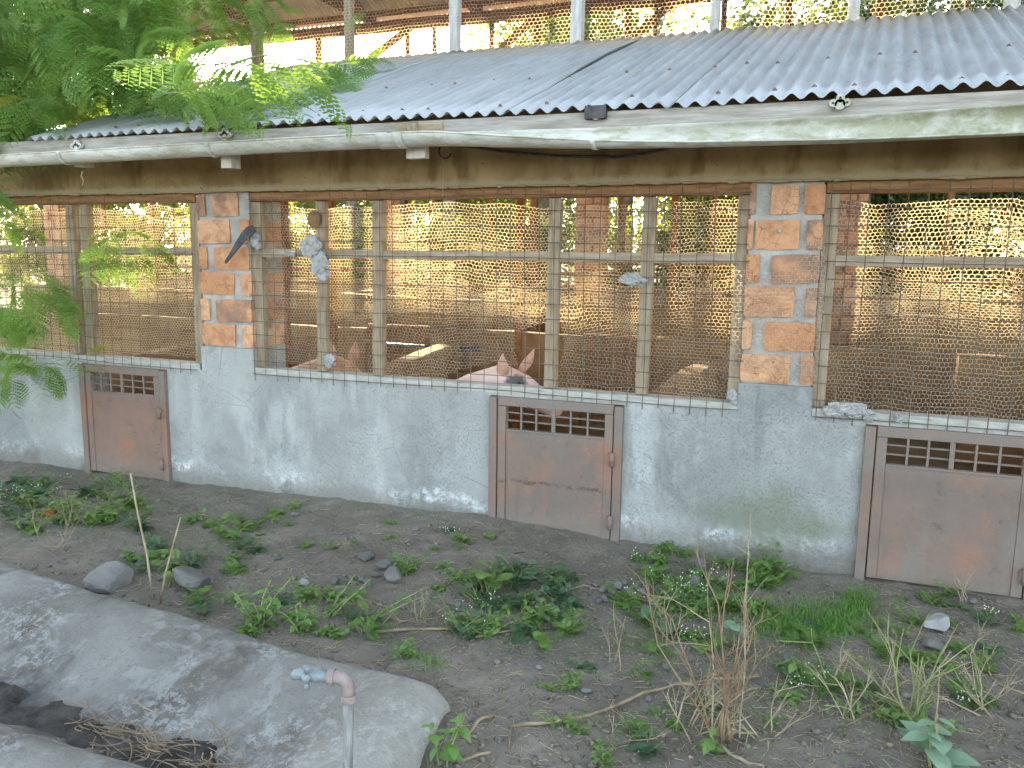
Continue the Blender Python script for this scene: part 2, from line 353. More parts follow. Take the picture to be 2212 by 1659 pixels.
M['palestone'] = m_simple('pale_concrete_chunk', (.24, .24, .23), (.38, .38, .365), 7, .95, 0, .7, 40, .006, .15)
M['pinkpig'] = None
M['galv'] = m_simple('galvanised_pipe', (.17, .17, .16), (.30, .30, .28), 12, .65, .4, .3, 60, .001, .4, (8, 8, 1))
M['elbow'] = m_simple('rusty_elbow', (.22, .165, .15), (.33, .27, .25), 25, .8, .1, .5, 90, .002, .3)
M['tap'] = m_simple('blue_grey_tap', (.15, .185, .20), (.27, .31, .325), 30, .55, .3, .3, 80, .001, .4)
M['dark'] = m_simple('black_rubber', (.035, .035, .036), (.085, .085, .085), 25, .7, 0, .3, 60, .002, .3)
M['floor'] = m_simple('pen_floor', (.12, .09, .055), (.22, .165, .10), 2, .95, 0, .5, 30, .006, .1)
M['muck'] = m_simple('dark_muck', (.035, .033, .031), (.10, .09, .078), 14, .9, 0, .9, 60, .02, .25)
M['blue'] = m_simple('blue_plastic', (.02, .035, .10), (.035, .06, .15), 8, .5, 0, .1, 60, .001, .4)
M['redtile'] = m_simple('broken_brick', (.36, .12, .06), (.48, .20, .10), 14, .95, 0, .5, 60, .004, .1)
M['screw'] = m_simple('rusty_screw', (.16, .10, .085), (.26, .17, .145), 30, .8, .2, .3, 90, .001, .3)
M['shed_sheet'] = m_simple('old_roof_underside', (.52, .47, .38), (.66, .60, .49), 3, .7, .1, .2, 30, .002, .3)

def leafmat(name, c1, c2, t, mixf=.42, isl=True, gloss=.04):
    m = Mat(name); r = m.island() if isl else m.rnd()
    c = m.mix(r, c1, c2); c = m.mix(m.math('MULTIPLY', m.rng(m.noise(25, 3), .4, .7), .35), c, tuple(v*.6 for v in c1))
    return m.leaf(c, m.mix(.35, t, c), mixf, .45, gloss)
M['leuc'] = leafmat('feathery_leaf', (.155, .28, .065), (.215, .36, .09), (.32, .50, .08), .5)
M['weed'] = leafmat('weed_leaf', (.15, .265, .07), (.215, .34, .095), (.23, .43, .08), .35)
M['weedb'] = leafmat('bright_weed_leaf', (.13, .26, .06), (.19, .34, .085), (.22, .44, .06), .35)
M['weedg'] = leafmat('bluish_weed_leaf', (.085, .165, .085), (.13, .22, .115), (.10, .24, .08), .3)
M['velvet'] = leafmat('velvet_leaf', (.22, .33, .22), (.29, .41, .28), (.18, .34, .16), .25)
M['grassm'] = leafmat('grass_blade', (.13, .29, .045), (.20, .38, .07), (.16, .42, .04), .4)
M['yellow'] = leafmat('yellowing_leaf', (.24, .27, .035), (.36, .37, .06), (.5, .5, .06), .45)
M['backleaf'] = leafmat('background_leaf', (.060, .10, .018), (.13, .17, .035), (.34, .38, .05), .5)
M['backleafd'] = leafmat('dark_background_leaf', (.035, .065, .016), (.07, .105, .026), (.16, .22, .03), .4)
M['flower'] = m_simple('small_white_flower', (.70, .70, .68), (.82, .82, .80), 8, .8, 0, 0, 10, .001, .2)

# ------------------------------------------------------------------ ground
FAR_A, FAR_B = (-3.42, -1.46), (-1.06, -1.69)
def slab_far(x): t = (x-FAR_A[0])/(FAR_B[0]-FAR_A[0]); return FAR_A[1]+t*(FAR_B[1]-FAR_A[1])
def slab_right(y): return -1.06+(-1.69-y)*.16 if y < -1.69 else -1.06
def gz(x, y):
    x = np.asarray(x, float); y = np.asarray(y, float); p = np.stack([x, y, x*0], -1)
    base = np.interp(x, [-8, -5.27, -3.74, -1.63, -.93, .18, .8, 3], [0, .0, .026, .078, .046, .016, .035, .04])
    w = np.clip(1+y/1.1, 0, 1)*(y < .1); z = base*w
    z = z + .018*fbm(p*1.6, 3)*np.clip(-y*3+.3, .1, 1) + .008*fbm(p*7+9, 3) + .006*np.abs(fbm(p*15, 3)) + .004*fbm(p*30, 2)
    inside = (x > -3.42) & (x < slab_right(y)-.05 if np.isscalar(y) else (x < np.where(y < -1.69, -1.06+(-1.69-y)*.16, -1.06)-.05)) & (y < slab_far(x)-.05) & (y > -2.75)
    z = np.where(inside, -.13, z)
    return np.where((y > .12) & (y < 7.2) & (x > -11) & (x < 6), np.minimum(z, -.02), z)
def axis(lo, hi, step, out):
    a = list(np.arange(lo, hi+1e-6, step)); l = []; s = step; v = lo
    while v > -out: s *= 1.35; v -= s; l.append(v)
    s = step; v = a[-1]; r_ = []
    while v < out: s *= 1.35; v += s; r_.append(v)
    return np.array(l[::-1]+a+r_)
gx = axis(-5.6, 2.6, .024, 300); gy = axis(-3.4, .25, .024, 300)
XX, YY = np.meshgrid(gx, gy); ZZ = gz(XX.ravel(), YY.ravel()).reshape(XX.shape)
ZZ = np.where(np.hypot(XX, YY) > 30, 0, ZZ)
nx, ny = len(gx), len(gy); idx = np.arange(nx*ny).reshape(ny, nx)
def g1(x, y):
    i = min(max(int(np.searchsorted(gx, x))-1, 0), nx-2); j = min(max(int(np.searchsorted(gy, y))-1, 0), ny-2)
    a = (x-gx[i])/(gx[i+1]-gx[i]); b = (y-gy[j])/(gy[j+1]-gy[j])
    return float((ZZ[j, i]*(1-a)+ZZ[j, i+1]*a)*(1-b)+(ZZ[j+1, i]*(1-a)+ZZ[j+1, i+1]*a)*b)
GF = np.stack([idx[:-1, :-1], idx[:-1, 1:], idx[1:, 1:], idx[1:, :-1]], -1).reshape(-1, 4)
tag(link('ground', mesh_np('ground', np.stack([XX, YY, ZZ], -1).reshape(-1, 3), GF, M['soil'], True)), None, None, None, 'structure')

# ------------------------------------------------------------------ the shed
shed = thing('pig_shed', (-1.5, 0, 0), 'long low pig shed with grey rendered wall, wire-meshed openings and corrugated roof', 'building')
ZS, ZB = .735, 1.768            # sill, underside of lintel
GATES = [(-4.46, -3.765), (-1.632, -.93), (.15, .85)]
XL, XR = -7.5, 3.2

def rough_panel(x0, x1, z0, z1, y, amp, seed, step=.03, thick=.2):
    nx_ = max(2, int((x1-x0)/step)); nz_ = max(2, int((z1-z0)/step)); V = []; F = []
    xs = np.linspace(x0, x1, nx_+1); zs = np.linspace(z0, z1, nz_+1)
    A, B = np.meshgrid(xs, zs); n_ = fbm(np.stack([A*3, B*3, A*0+seed], -1), 4)
    d = y - amp*n_ ; d[:, 0] = y; d[:, -1] = y
    V = np.stack([A, d, B], -1).reshape(-1, 3).tolist(); w = nx_+1
    F = [(j*w+i, j*w+i+1, (j+1)*w+i+1, (j+1)*w+i) for j in range(nz_) for i in range(nx_)]
    b = len(V); 
    V += [(x0, y+thick, z0), (x1, y+thick, z0), (x1, y+thick, z1), (x0, y+thick, z1)]
    F += [(b+1, b, b+3, b+2)]
    top = [nz_*w+i for i in range(w)]; F += [tuple(top + [b+2, b+3])]
    F += [tuple([j*w for j in range(nz_, -1, -1)] + [b, b+3]), tuple([j*w+nx_ for j in range(nz_+1)] + [b+2, b+1])]
    return V, F
prev = XL
for i, seg in enumerate([(XL, GATES[0][0]), (GATES[0][1], GATES[1][0]), (GATES[1][1], GATES[2][0]), (GATES[2][1], XR)]):
    V, F = rough_panel(seg[0], seg[1], -.2, ZS, 0, .0055, i*3.1, .03)
    MB().add(V, F).build('low_wall', M['wall'], shed)
for g in GATES:                        # thin strip of wall above each gate
    V, F = rough_panel(g[0], g[1], .722, ZS, .004, .002, 5.5, .03, .19); MB().add(V, F).build('gate_lintel', M['mortar'], shed)
# lintel beam with a ragged mortar lip
V, F = rough_panel(XL, XR, ZB, 2.16, -.01, .005, 8.8, .035, .3); MB().add(V, F).build('lintel_beam', M['beam'], shed)
lip = MB()
xx = XL
rr = random.Random(3)
while xx < XR:
    w = rr.uniform(.02, .09); h = rr.uniform(.002, .010); lip.ball((xx, -.012, ZB+.002), (w*.6, rr.uniform(.006, .012), h), 7, 5); xx += w*rr.uniform(.5, 1.3)
lip.build('mortar_lip', M['beam'], shed, smooth=True)['kind'] = 'stuff'

# --- brick pillars
def rough_brick(seed):
    bm = bmesh.new(); bmesh.ops.create_cube(bm, size=1); bmesh.ops.subdivide_edges(bm, edges=bm.edges[:], cuts=4, use_grid_fill=True)
    P = np.array([v.co[:] for v in bm.verts]); N = np.stack([fbm(P*2.3+seed*7+k*31, 3) for k in range(3)], -1)
    for v, p, q in zip(bm.verts, P, N):
        k = (abs(p) > .49).sum()
        v.co = Vector(p*(1-.020*max(0, k-1)) + q*np.array([.011, .010, .022]))
    me = bpy.data.meshes.new('brick'); bm.to_mesh(me); bm.free(); me.materials.append(M['brick']); return me
BR = [rough_brick(i) for i in range(7)]
def pillar(x0, x1, rows, y0, y1, z0, z1, far=False, mortar=True):
    p = link('brick_pillar', None, shed, ((x0+x1)/2, (y0+y1)/2, z0))
    n_ = len(rows); hgt = (z1-z0)/n_
    V, F = rough_panel(x0+.008, x1-.008, z0, z1, y0+.017, .0055, x0, .02 if not far else .08, y1-y0-.012)
    MB().add(V, F).build('mortar', M['mortar'] if not far else M['clay'], p)
    for j, row in enumerate(rows):
        zc = z1-(j+.5)*hgt
        for k, (a, b) in enumerate(row):
            bx0, bx1 = x0+(x1-x0)*a, x0+(x1-x0)*b
            o = link('brick', random.choice(BR), p, ((bx0+bx1)/2, (y0+y1)/2 + random.uniform(-.003, .003), zc+random.uniform(-.004, .004)),
                     (0, random.uniform(-.03, .03), 0), (bx1-bx0, y1-y0, hgt*random.uniform(.84, .92)))
    return p
pillar(-.397, -.08, [[(0, .09), (.29, .66), (.73, 1)], [(0, .08), (.10, .70), (.79, 1)], [(0, .19), (.34, .99)], [(0, .69), (.83, .98)],
                     [(0, .14), (.29, .99)], [(0, .69), (.82, 1)]], 0, .30, ZS+.13, ZB)
pillar(-3.49, -3.12, [[(0, .17), (.31, .80)], [(0, .63), (.83, 1)], [(.01, .17), (.30, .97)], [(0, .67), (.79, 1)], [(0, .18), (.30, 1)], [(0, .66), (.79, 1)]], 0, .30, ZS+.14, ZB)
for x0, x1, zt in ((-.40, -.077, ZS+.135), (-3.493, -3.117, ZS+.145)):
    V, F = rough_panel(x0, x1, ZS-.002, zt, -.004, .006, x0*2, .02, .3); MB().add(V, F).build('pillar_foot', M['wall'], shed)
# a pale mortar plug and drill hole on the right pillar
MB().ball((-.262, -.004, 1.555), (.012, .006, .011), 10, 6).build('mortar_plug', M['mortar'], shed, smooth=True)
pillar(-7.0, -6.65, [[(0, .6), (.7, 1)], [(0, .3), (.4, 1)]]*3, 0, .30, ZS, ZB)
pillar(2.75, 3.1, [[(0, .6), (.7, 1)], [(0, .3), (.4, 1)]]*3, 0, .30, ZS, ZB)

# --- mesh screens
def grid_wires(x0, x1, z0, z1, step, y, r_, seed):
    rnd = random.Random(seed); mb = MB()
    nx_ = int((x1-x0)/step); nz_ = int((z1-z0)/step)
    def warp(x, z): n_ = fbm(np.array([x*1.3, z*1.3, seed*1.0]), 2); m_ = fbm(np.array([x*1.3+40, z*1.3, seed*2.0]), 2); return (x+.010*n_, y+.008*m_, z+.008*m_)
    for i in range(nx_+1):
        x = x0+i*step; a = z0-rnd.uniform(.0, .03); b = z1+rnd.uniform(-.005, .03)
        mb.tube([warp(x, a+(b-a)*k/8) for k in range(9)], r_, 4)
    for j in range(nz_+1):
        z = z0+j*step+.01; a = x0-rnd.uniform(.005, .02); b = x1+rnd.uniform(.005, .02); n_ = max(8, int((b-a)/.12))
        mb.tube([(lambda q: (q[0], q[1]-r_*1.6, q[2]))(warp(a+(b-a)*k/n_, z)) for k in range(n_+1)], r_, 4)
    return mb
def hex_net(x0, x1, z0, z1, y, s, r_, seed, amp=1.0, holes=(), tears=()):
    """hexagonal netting: s = cell width; crumpled by noise"""
    W = s; H = s*.80; nx_ = int((x1-x0)/W)+2; nz_ = int((z1-z0)/(H))+2
    segs = []
    # zigzag columns of twisted wire running vertically: flat-sided hexagons
    for j in range(nz_):
        for i in range(nx_):
            cx = x0+i*W+(W/2 if j % 2 else 0); cz = z0+j*H
            a = (cx-W/2, cz-H*.2); b = (cx-W/2, cz+H*.2); t = (cx, cz+H*.5); c = (cx+W/2, cz+H*.2)
            # hexagon: vertices at left-low, left-up, top, right-up, right-low, bottom
            top = (cx, cz+H*.8-H*.0); lu = (cx-W/2, cz+H*.25); ru = (cx+W/2, cz+H*.25); ll = (cx-W/2, cz-H*.25)
            top = (cx, cz+H*.75-H*.25+H*.0+0)
            segs.append((lu, top)); segs.append((top, ru)); segs.append((ll, lu))
    S = np.array(segs)                        # (n,2,2)
    mid = S.mean(1)
    keep = (mid[:, 0] > x0) & (mid[:, 0] < x1) & (mid[:, 1] > z0) & (mid[:, 1] < z1)
    for hx, hz, hr, hk in holes:
        n_ = fbm(np.stack([mid[:, 0]*9, mid[:, 1]*9, mid[:, 0]*0+seed], -1), 2)
        keep &= ((mid[:, 0]-hx)/hr)**2 + ((mid[:, 1]-hz)/hk)**2 > 1+.5*n_
    S = S[keep]
    P = S.reshape(-1, 2); p3 = np.stack([P[:, 0], P[:, 1], P[:, 0]*0+seed*3.7], -1)
    dx = .030*fbm(p3*2.6, 3)+.006*fbm(p3*22+5, 2); dz = .038*fbm(p3*2.6+50, 3)+.006*fbm(p3*22+9, 2); dy = .030*fbm(p3*3.2+90, 3)+.006*fbm(p3*20+3, 2)
    Q = np.stack([P[:, 0]+amp*dx, y+amp*dy, P[:, 1]+amp*dz], -1)
    for tx, tz, tr, st in tears:               # pulled-together bunches
        d = np.hypot(Q[:, 0]-tx, Q[:, 2]-tz); w = np.exp(-(d/tr)**2)*st
        Q[:, 0] += (tx-Q[:, 0])*w; Q[:, 2] += (tz-Q[:, 2])*w; Q[:, 1] -= .02*w
    A, B = Q[0::2], Q[1::2]
    D = B-A; L = np.linalg.norm(D, axis=1, keepdims=True)+1e-9; D = D/L; A = A-D*r_*.5; B = B+D*r_*.5
    up = np.tile([[0, 1.0, 0]], (len(A), 1)); X = np.cross(D, up); X /= np.linalg.norm(X, axis=1, keepdims=True)+1e-9; Yv = np.cross(D, X)
    V = []
    for E_ in (A, B): V += [E_-X*r_, E_-np.array([[0, 1.0, 0]])*r_*.8, E_+X*r_]      # open-backed wire profile
    V = np.stack(V, 1).reshape(-1, 3); n_ = len(A); b = (np.arange(n_)*6)[:, None]
    Fa = np.concatenate([b+np.array([[0, 1, 4, 3]]), b+np.array([[1, 2, 5, 4]])], 0)
    return V, Fa
def add_np(name, V, F, mat, parent, smooth=False, kind=None):
    off = np.array(WL.get(parent, Vector((0, 0, 0)))); o = link(name, mesh_np(name, np.asarray(V)-off, F, mat, smooth), parent, off)
    if kind: o['kind'] = kind
    return o

def screen(x0, x1, mull, seed, holes=(), tears=(), rail=(1.405, 1.452), right=True, left=True):
    s = link('mesh_screen', None, shed, ((x0+x1)/2, .05, ZS))
    def wob(mb_, name, mat): return mb_.build(name, mat, s, bevel=.003)
    wob(MB().bar((x0, .06, 1.741), (x1, .06, 1.741), .075, .050), 'top_rail', M['timber_b'])
    wob(MB().bar((x0, .05, ZS+.019), (x1, .05, ZS+.017), .095, .040), 'bottom_rail', M['sillwood'])
    xs = [x0+.022] if left else []
    xs += ([x1-.024] if right else [])
    for x in xs: wob(MB().bar((x, .055, ZS+.042), (x+.004, .055, 1.714), .046, .062, (1, 0, 0)), 'side_post', M['timber'])
    for x, w in mull:
        wob(MB().bar((x-.004, .050, ZS+.042), (x+.006, .052, 1.712), w, .060, (1, 0, 0)), 'mullion', M['timber'])
    cuts = [x0+.045 if left else x0] + sorted(m_[0] for m_ in mull) + [x1-.047 if right else x1]
    for a, b, i in zip(cuts[:-1], cuts[1:], range(99)):
        wa = .028 if i else 0; wb = .028 if i < len(cuts)-2 else 0
        if b-a > .12: wob(MB().bar((a+wa, .058, (rail[0]+rail[1])/2), (b-wb, .058, (rail[0]+rail[1])/2+.004), .045, rail[1]-rail[0]), 'middle_rail', M['timber_h'])
    grid_wires(x0+.012, x1-.01, ZS+.0, ZB-.01, .0755, -.004, .0021, seed).build('welded_wire_grid', M['wire'], s)['kind'] = 'stuff'
    V, F = hex_net(x0+.02, x1-.02, ZS+.045, 1.70, .105, .0195, .00105, seed, .65, holes, tears)
    add_np('hexagonal_netting', V, F, M['hex'], s, False, 'stuff')
    V, F = hex_net(x0+.02, x1-.02, 1.10, 1.66, .135, .0245, .0011, seed+7.3, 1.3, [(x0+(x1-x0)*random.random(), random.uniform(1.1, 1.6), .34, .28) for _ in range(7)], ())
    add_np('torn_netting', V, F, M['hex'], s, False, 'stuff')
    return s
scr1 = screen(-6.6, -3.515, [(-5.55, .045), (-4.52, .05), (-4.40, .05)], 1.0)
scr2 = screen(-3.122, -.397, [(-2.672, .042), (-2.312, .052), (-1.322, .048), (-.855, .046)], 2.0,
              holes=[(-1.40, .90, .11, .26), (-1.62, .80, .24, .07), (-2.05, .98, .035, .035)], tears=[(-2.03, .94, .10, .6), (-1.26, 1.00, .12, .45), (-.95, 1.12, .12, .5), (-1.7, 1.15, .15, .35)])
scr3 = screen(-.077, 2.75, [(1.45, .05)], 3.0, tears=[(.35, 1.28, .22, .4), (.8, 1.2, .2, .4)])
# netting nailed over the right pillar
V, F = hex_net(-.44, -.06, .93, 1.50, -.022, .0245, .0010, 5.2, .55, [(-.34, 1.48, .16, .10)]); add_np('pillar_netting', V, F, M['hex'], shed, False, 'stuff')

# straw and cobweb tangles caught in the netting
def tangle(name, cx, cy, cz, rx, rz, n_, seed, mat, parent, L=(.03, .10), r_=.0009):
    rnd = random.Random(seed); mb = MB()
    for _ in range(n_):
        a = rnd.gauss(0, .5)*rx+cx; c = rnd.gauss(0, .45)*rz+cz; t = rnd.uniform(0, 6.28); l = rnd.uniform(*L); k = rnd.uniform(-1.6, 1.6); y = cy+rnd.uniform(-.02, .03); pts = []
        x, z = a, c
        for _k in range(5): pts.append((x, y+rnd.uniform(-.004, .004), z)); x += math.cos(t)*l/4; z += math.sin(t)*l/4*.8; t += k/4
        mb.tube(pts, r_, 3, False)
    o = mb.build(name, mat, parent); o['kind'] = 'stuff'; return o
for i, (cx, cz, rx, rz, n_) in enumerate([(-1.05, 1.49, .30, .05, 220), (-1.20, 1.30, .22, .10, 130), (-2.2, 1.47, .35, .03, 70), (-1.75, 1.47, .30, .03, 80), (-.62, 1.33, .14, .10, 90), (-.84, 1.63, .10, .06, 40),
                                          (-2.45, 1.12, .22, .10, 90), (-1.6, 1.2, .4, .12, 120)]): tangle('straw_tangle', cx, .10, cz, rx, rz, n_, i, M['straw'], scr2)
for i, (cx, cz, rx, rz, n_) in enumerate([(.22, 1.46, .25, .03, 120), (.42, 1.26, .30, .09, 240), (.75, 1.30, .2, .12, 160), (.15, 1.34, .12, .06, 60), (.62, 1.58, .15, .12, 60)]): tangle('straw_tangle', cx, .10, cz, rx, rz, n_, 40+i, M['straw'], scr3)
for i, (cx, cz, rx, rz, n_) in enumerate([(-3.8, 1.46, .3, .03, 60), (-4.1, 1.2, .3, .12, 60), (-4.8, 1.5, .4, .1, 60)]): tangle('straw_tangle', cx, .10, cz, rx, rz, n_, 80+i, M['straw'], scr1)

# --- gates
def gate(x0, x1, mat, hinges_right, zb, latch=False):
    g = link('pen_gate', None, shed, ((x0+x1)/2, 0, 0)); yf = -.022; zt = .722
    B = lambda a, b, c, d, n_, yy=yf, dd=.045: MB().box(a, b, yy, yy+dd, c, d).build(n_, mat, g, bevel=.002)
    jw = .042
    B(x0, x0+jw, -.05, zt-.004, 'jamb', yf-.006, .06); B(x1-jw, x1, -.05, zt-.006, 'jamb', yf-.006, .06)
    a, b = x0+jw+.006, x1-jw-.006
    B(a, b, zt-.046, zt, 'top_bar')
    B(a, a+.042, zb, zt-.048, 'leaf_stile'); B(b-.042, b, zb, zt-.048, 'leaf_stile')
    nx_, nz_ = 22, 18; V = []
    for j in range(nz_+1):
        for i in range(nx_+1):
            x = a+.043+(b-a-.086)*i/nx_; z = zb+(.545-zb)*j/nz_; V.append((x, yf+.006+.004*float(fbm(np.array([x*4, z*4, x0]), 2)), z))
    w = nx_+1; F = [(j*w+i, j*w+i+1, (j+1)*w+i+1, (j+1)*w+i) for j in range(nz_) for i in range(nx_)]
    b0 = len(V); V += [(v[0], yf+.03, v[2]) for v in (V[0], V[nx_], V[-1], V[nz_*w])]
    F += [(b0+1, b0, b0+3, b0+2), tuple([nz_*w+i for i in range(w)]+[b0+2, b0+3])]
    MB().add(V, F).build('sheet_panel', mat, g, smooth=False)
    B(a+.043, b-.043, .546, .556, 'panel_lip', yf+.001, .035)
    for k, fx in enumerate((.159, .314, .489, .662, .83)):
        xc = a+.042+(b-a-.084)*fx; w_ = .010 if k != 2 else .020; B(xc-w_/2, xc+w_/2, .557, zt-.047, 'upright_bar', yf+.006, .012)
    for z in (.597, .638): MB().bar((a+.043, yf+.024, z+.002), (b-.043, yf+.024, z-.002), .010, .007).build('cross_bar', mat, g)
    xs = x1-jw-.003 if hinges_right else x0+jw+.003
    for z in (.455, .135):
        h = MB().tube([(xs, yf-.014, z-.035), (xs, yf-.014, z+.035)], .012, 10).build('hinge', mat, g, smooth=True)
        MB().box(xs-.022, xs+.022, yf-.008, yf-.0005, z-.022, z+.022).build('hinge_plate', mat, g)
    if latch:
        MB().bar((x1-jw-.05, yf-.010, .47), (x1-jw+.02, yf-.010, .47), .012, .016).build('latch', mat, g)
    return g
tag(gate(*GATES[0], M['gate'], True, .03, True), 'leftmost rusty pink gate, partly behind the dry stalks')
tag(gate(*GATES[1], M['gate_mid'], True, .02), 'middle rusty gate with a dark horizontal streak')
tag(gate(*GATES[2], M['gate_right'], True, .035), 'rightmost rusty gate cut by the picture edge')

# --- lower roof
PITCH = math.tan(R(20)); EY, EZ = -.40, 2.052; RY = 1.985
def roof_z(y): return EZ+(y-EY)*PITCH
roof = link('lower_roof', None, shed, (-1.5, .8, 2.4))
CORR = .0735
def corrugated(x0, x1, y0, y1, zf, lift, skew, ny_=10, sag=True, phase=0.0, dent=0):
    n_ = int(round((x1-x0)/CORR*8)); xs = np.linspace(x0, x1, n_+1); ys = np.linspace(y0, y1, ny_+1)
    A, B = np.meshgrid(xs, ys); Z = zf(B)+lift+.0120*np.cos(2*math.pi*(A-phase)/CORR)
    Z = Z+.008*fbm(np.stack([A*1.1, B*1.5, A*0], -1), 3)+.0025*fbm(np.stack([A*5, B*4, A*0+2], -1), 2)
    rag = .008*vnoise(np.stack([A*4, A*0, A*0+3], -1)); B2 = B + np.where(B == y0, rag, 0)
    X2 = A+skew*(B-y0)
    w = n_+1; V = np.stack([X2, B2, Z], -1).reshape(-1, 3); idx_ = np.arange(w*(ny_+1)).reshape(ny_+1, w)
    F = np.stack([idx_[:-1, :-1], idx_[:-1, 1:], idx_[1:, 1:], idx_[1:, :-1]], -1).reshape(-1, 4)
    return V, F
SEAMS = [-4.30, -3.55, -2.85, -2.15, -1.455, -.75, -.045, .59, 1.25, 1.95, 2.65, 3.3]
for i in range(len(SEAMS)-1):
    V, F = corrugated(SEAMS[i], SEAMS[i+1]+CORR*.8, EY+random.uniform(-.006, .006), RY+random.uniform(-.01, .01), roof_z, .001, .035)
    V[:, 2] += .0035*np.clip((V[:, 0]-.035*(V[:, 1]-EY)-SEAMS[i])/(SEAMS[i+1]-SEAMS[i]), 0, 1.1)-.001*(i % 2)
    if i == 3:   # lifted edge on this sheet: a long open lap
        m_ = (V[:, 0]-SEAMS[i+1]-.035*(V[:, 1]-EY) > .0); t = np.clip((V[:, 1]-.25)/.35, 0, 1)*np.clip((1.75-V[:, 1])/.3, 0, 1); V[:, 2] += np.where(m_, .017*t*np.clip((V[:, 0]-SEAMS[i+1]-.035*(V[:, 1]-EY))/.058, 0, 1), 0)
    o = add_np('roof_sheet', V, F, M['roof'], roof, True); md = o.modifiers.new('s', 'SOLIDIFY'); md.thickness = .0012
# screws with washers
sm = MB().tube([(0, 0, -.004), (0, 0, .002)], .0095, 8).tube([(0, 0, .002), (0, 0, .007)], .0045, 6); sme = mesh_from('roof_screw', sm.v, sm.f, M['screw'])
for yrow in (-.30, .40):
    k = 0; x = -4.1
    while x < 2.9:
        xs = round(x/CORR)*CORR+.035*(yrow-EY); y = yrow+random.uniform(-.03, .03)
        link('roof_screw', sme, roof, (xs, y, roof_z(y)+.0145), (R(20), 0, 0)); x += CORR*random.choice((2, 3, 4, 5))
# eaves timbers
MB().bar((-4.55, EY+.035, 1.985), (3.3, EY+.035, 1.985), .025, .105).build('fascia_board', M['fascia'], shed, bevel=.002)
for x in (-3.93, -2.93, -1.87, -1.0, -.04, .92, 1.9):
    y0 = EY+.06 if x not in (-2.93, -1.87) else EY+.01
    if x in (-1.0, -.04): y0 = EY+.07
    MB().bar((x, y0, roof_z(y0)-.085-(.02 if x == -2.93 else 0)), (x, 2.0, roof_z(2.0)-.075), .05, .11).build('rafter', M['timber'], shed, bevel=.003)
for a_ in ((-2.958, -2.892, -.402, -.33, 1.852, 1.975), (-3.965, -3.885, -.40, -.33, 1.885, 1.97), (-1.90, -1.80, -.40, -.36, 1.868, 1.96)): MB().box(*a_).build('rafter_stub', M['palewood'], shed, bevel=.002)
MB().box(-1.96, -1.72, -.385, -.372, 1.945, 2.03).build('joint_board', M['timber_h'], shed)
# fascia splice block behind one gutter bracket
MB().box(-1.045, -.955, EY-.012, EY+.02, 2.005, 2.058).build('packing_block', M['dark'], shed)

# --- gutter
gut = link('gutter', None, shed, (-1.5, -.47, 1.95))
def gutter_path(x): return (-.470, 1.972 + np.interp(x, [-5, -2.5, -1.6, -.95, 0, .6, 3], [-.028, .0, .004, -.005, .0, .012, .03]))
def gutter_tilt(x): return np.interp(x, [-5, -1.75, -1.2, -.6, .1, .6, 3], [R(3), R(4), R(26), R(46), R(58), R(64), R(66)])
def gutter_mesh(x0, x1, r_, step=.06):
    xs = np.linspace(x0, x1, max(2, int((x1-x0)/step)+1)); n_ = 16; V = []; F = []
    for x in xs:
        cy, cz = gutter_path(x); t = gutter_tilt(x); hy, hz = -.412, 1.99   # hinge at the back lip
        for k in range(n_+1):
            a = math.pi*k/n_; yy = math.cos(a)*r_; zz = -math.sin(a)*r_*1.05    # back lip (+y) to front lip
            yy, zz = cy+yy-(cy+.058), zz
            y2 = yy*math.cos(t)-zz*math.sin(t); z2 = yy*math.sin(t)+zz*math.cos(t)
            V.append((x, cy+.058+y2, cz+z2))
    w = n_+1
    for i in range(len(xs)-1):
        for k in range(n_): F.append((i*w+k, i*w+k+1, (i+1)*w+k+1, (i+1)*w+k))
    return V, F
def lip_path(x0, x1, r_=.058, n_=60):
    pts = []
    for x in np.linspace(x0, x1, n_):
        cy, cz = gutter_path(x); t = gutter_tilt(x); yy = -2*r_; pts.append((x, cy+.058+yy*math.cos(t), cz+yy*math.sin(t)))
    return pts
for a, b in ((-5.6, -1.93), (-1.90, 3.2)):
    V, F = gutter_mesh(a, b, .058); o = MB().add(V, F).build('gutter_channel', M['pvc'], gut, smooth=True); md = o.modifiers.new('s', 'SOLIDIFY'); md.thickness = .003; md.offset = 1
    MB().tube(lip_path(a, b), .0042, 6).build('gutter_lip', M['pvc'], gut, smooth=True)
V, F = gutter_mesh(-1.985, -1.855, .0625, .03); o = MB().add(V, F).build('gutter_union', M['pvc'], gut, smooth=True); md = o.modifiers.new('s', 'SOLIDIFY'); md.thickness = .004; md.offset = 1
for x in (-3.925, -2.933, -.982, -1.89): 
    V, F = gutter_mesh(x-.011, x+.011, .0635, .02); o = MB().add(V, F).build('gutter_bracket', M['pvc'], gut, smooth=True); md = o.modifiers.new('s', 'SOLIDIFY'); md.thickness = .004; md.offset = 1
for x, z in ((-3.932, 1.998), (-2.926, 2.02), (-.999, 2.030), (-.043, 2.024)):
    mb = MB()
    for dx, dz, rr_ in ((0, .012, .016), (-.024, -.004, .015), (.024, -.004, .015), (0, -.010, .02)): mb.tube([(x+dx, EY+.012, z+dz), (x+dx, EY+.020-.026, z+dz)], rr_, 14)
    p = mb.build('bracket_plate', M['pvc'], gut)
    for dx, dz in ((0, .014), (-.025, -.004), (.025, -.004)): MB().tube([(x+dx, EY-.004, z+dz), (x+dx, EY-.0085, z+dz)], .0045, 8).build('bracket_screw', M['dark'], gut)

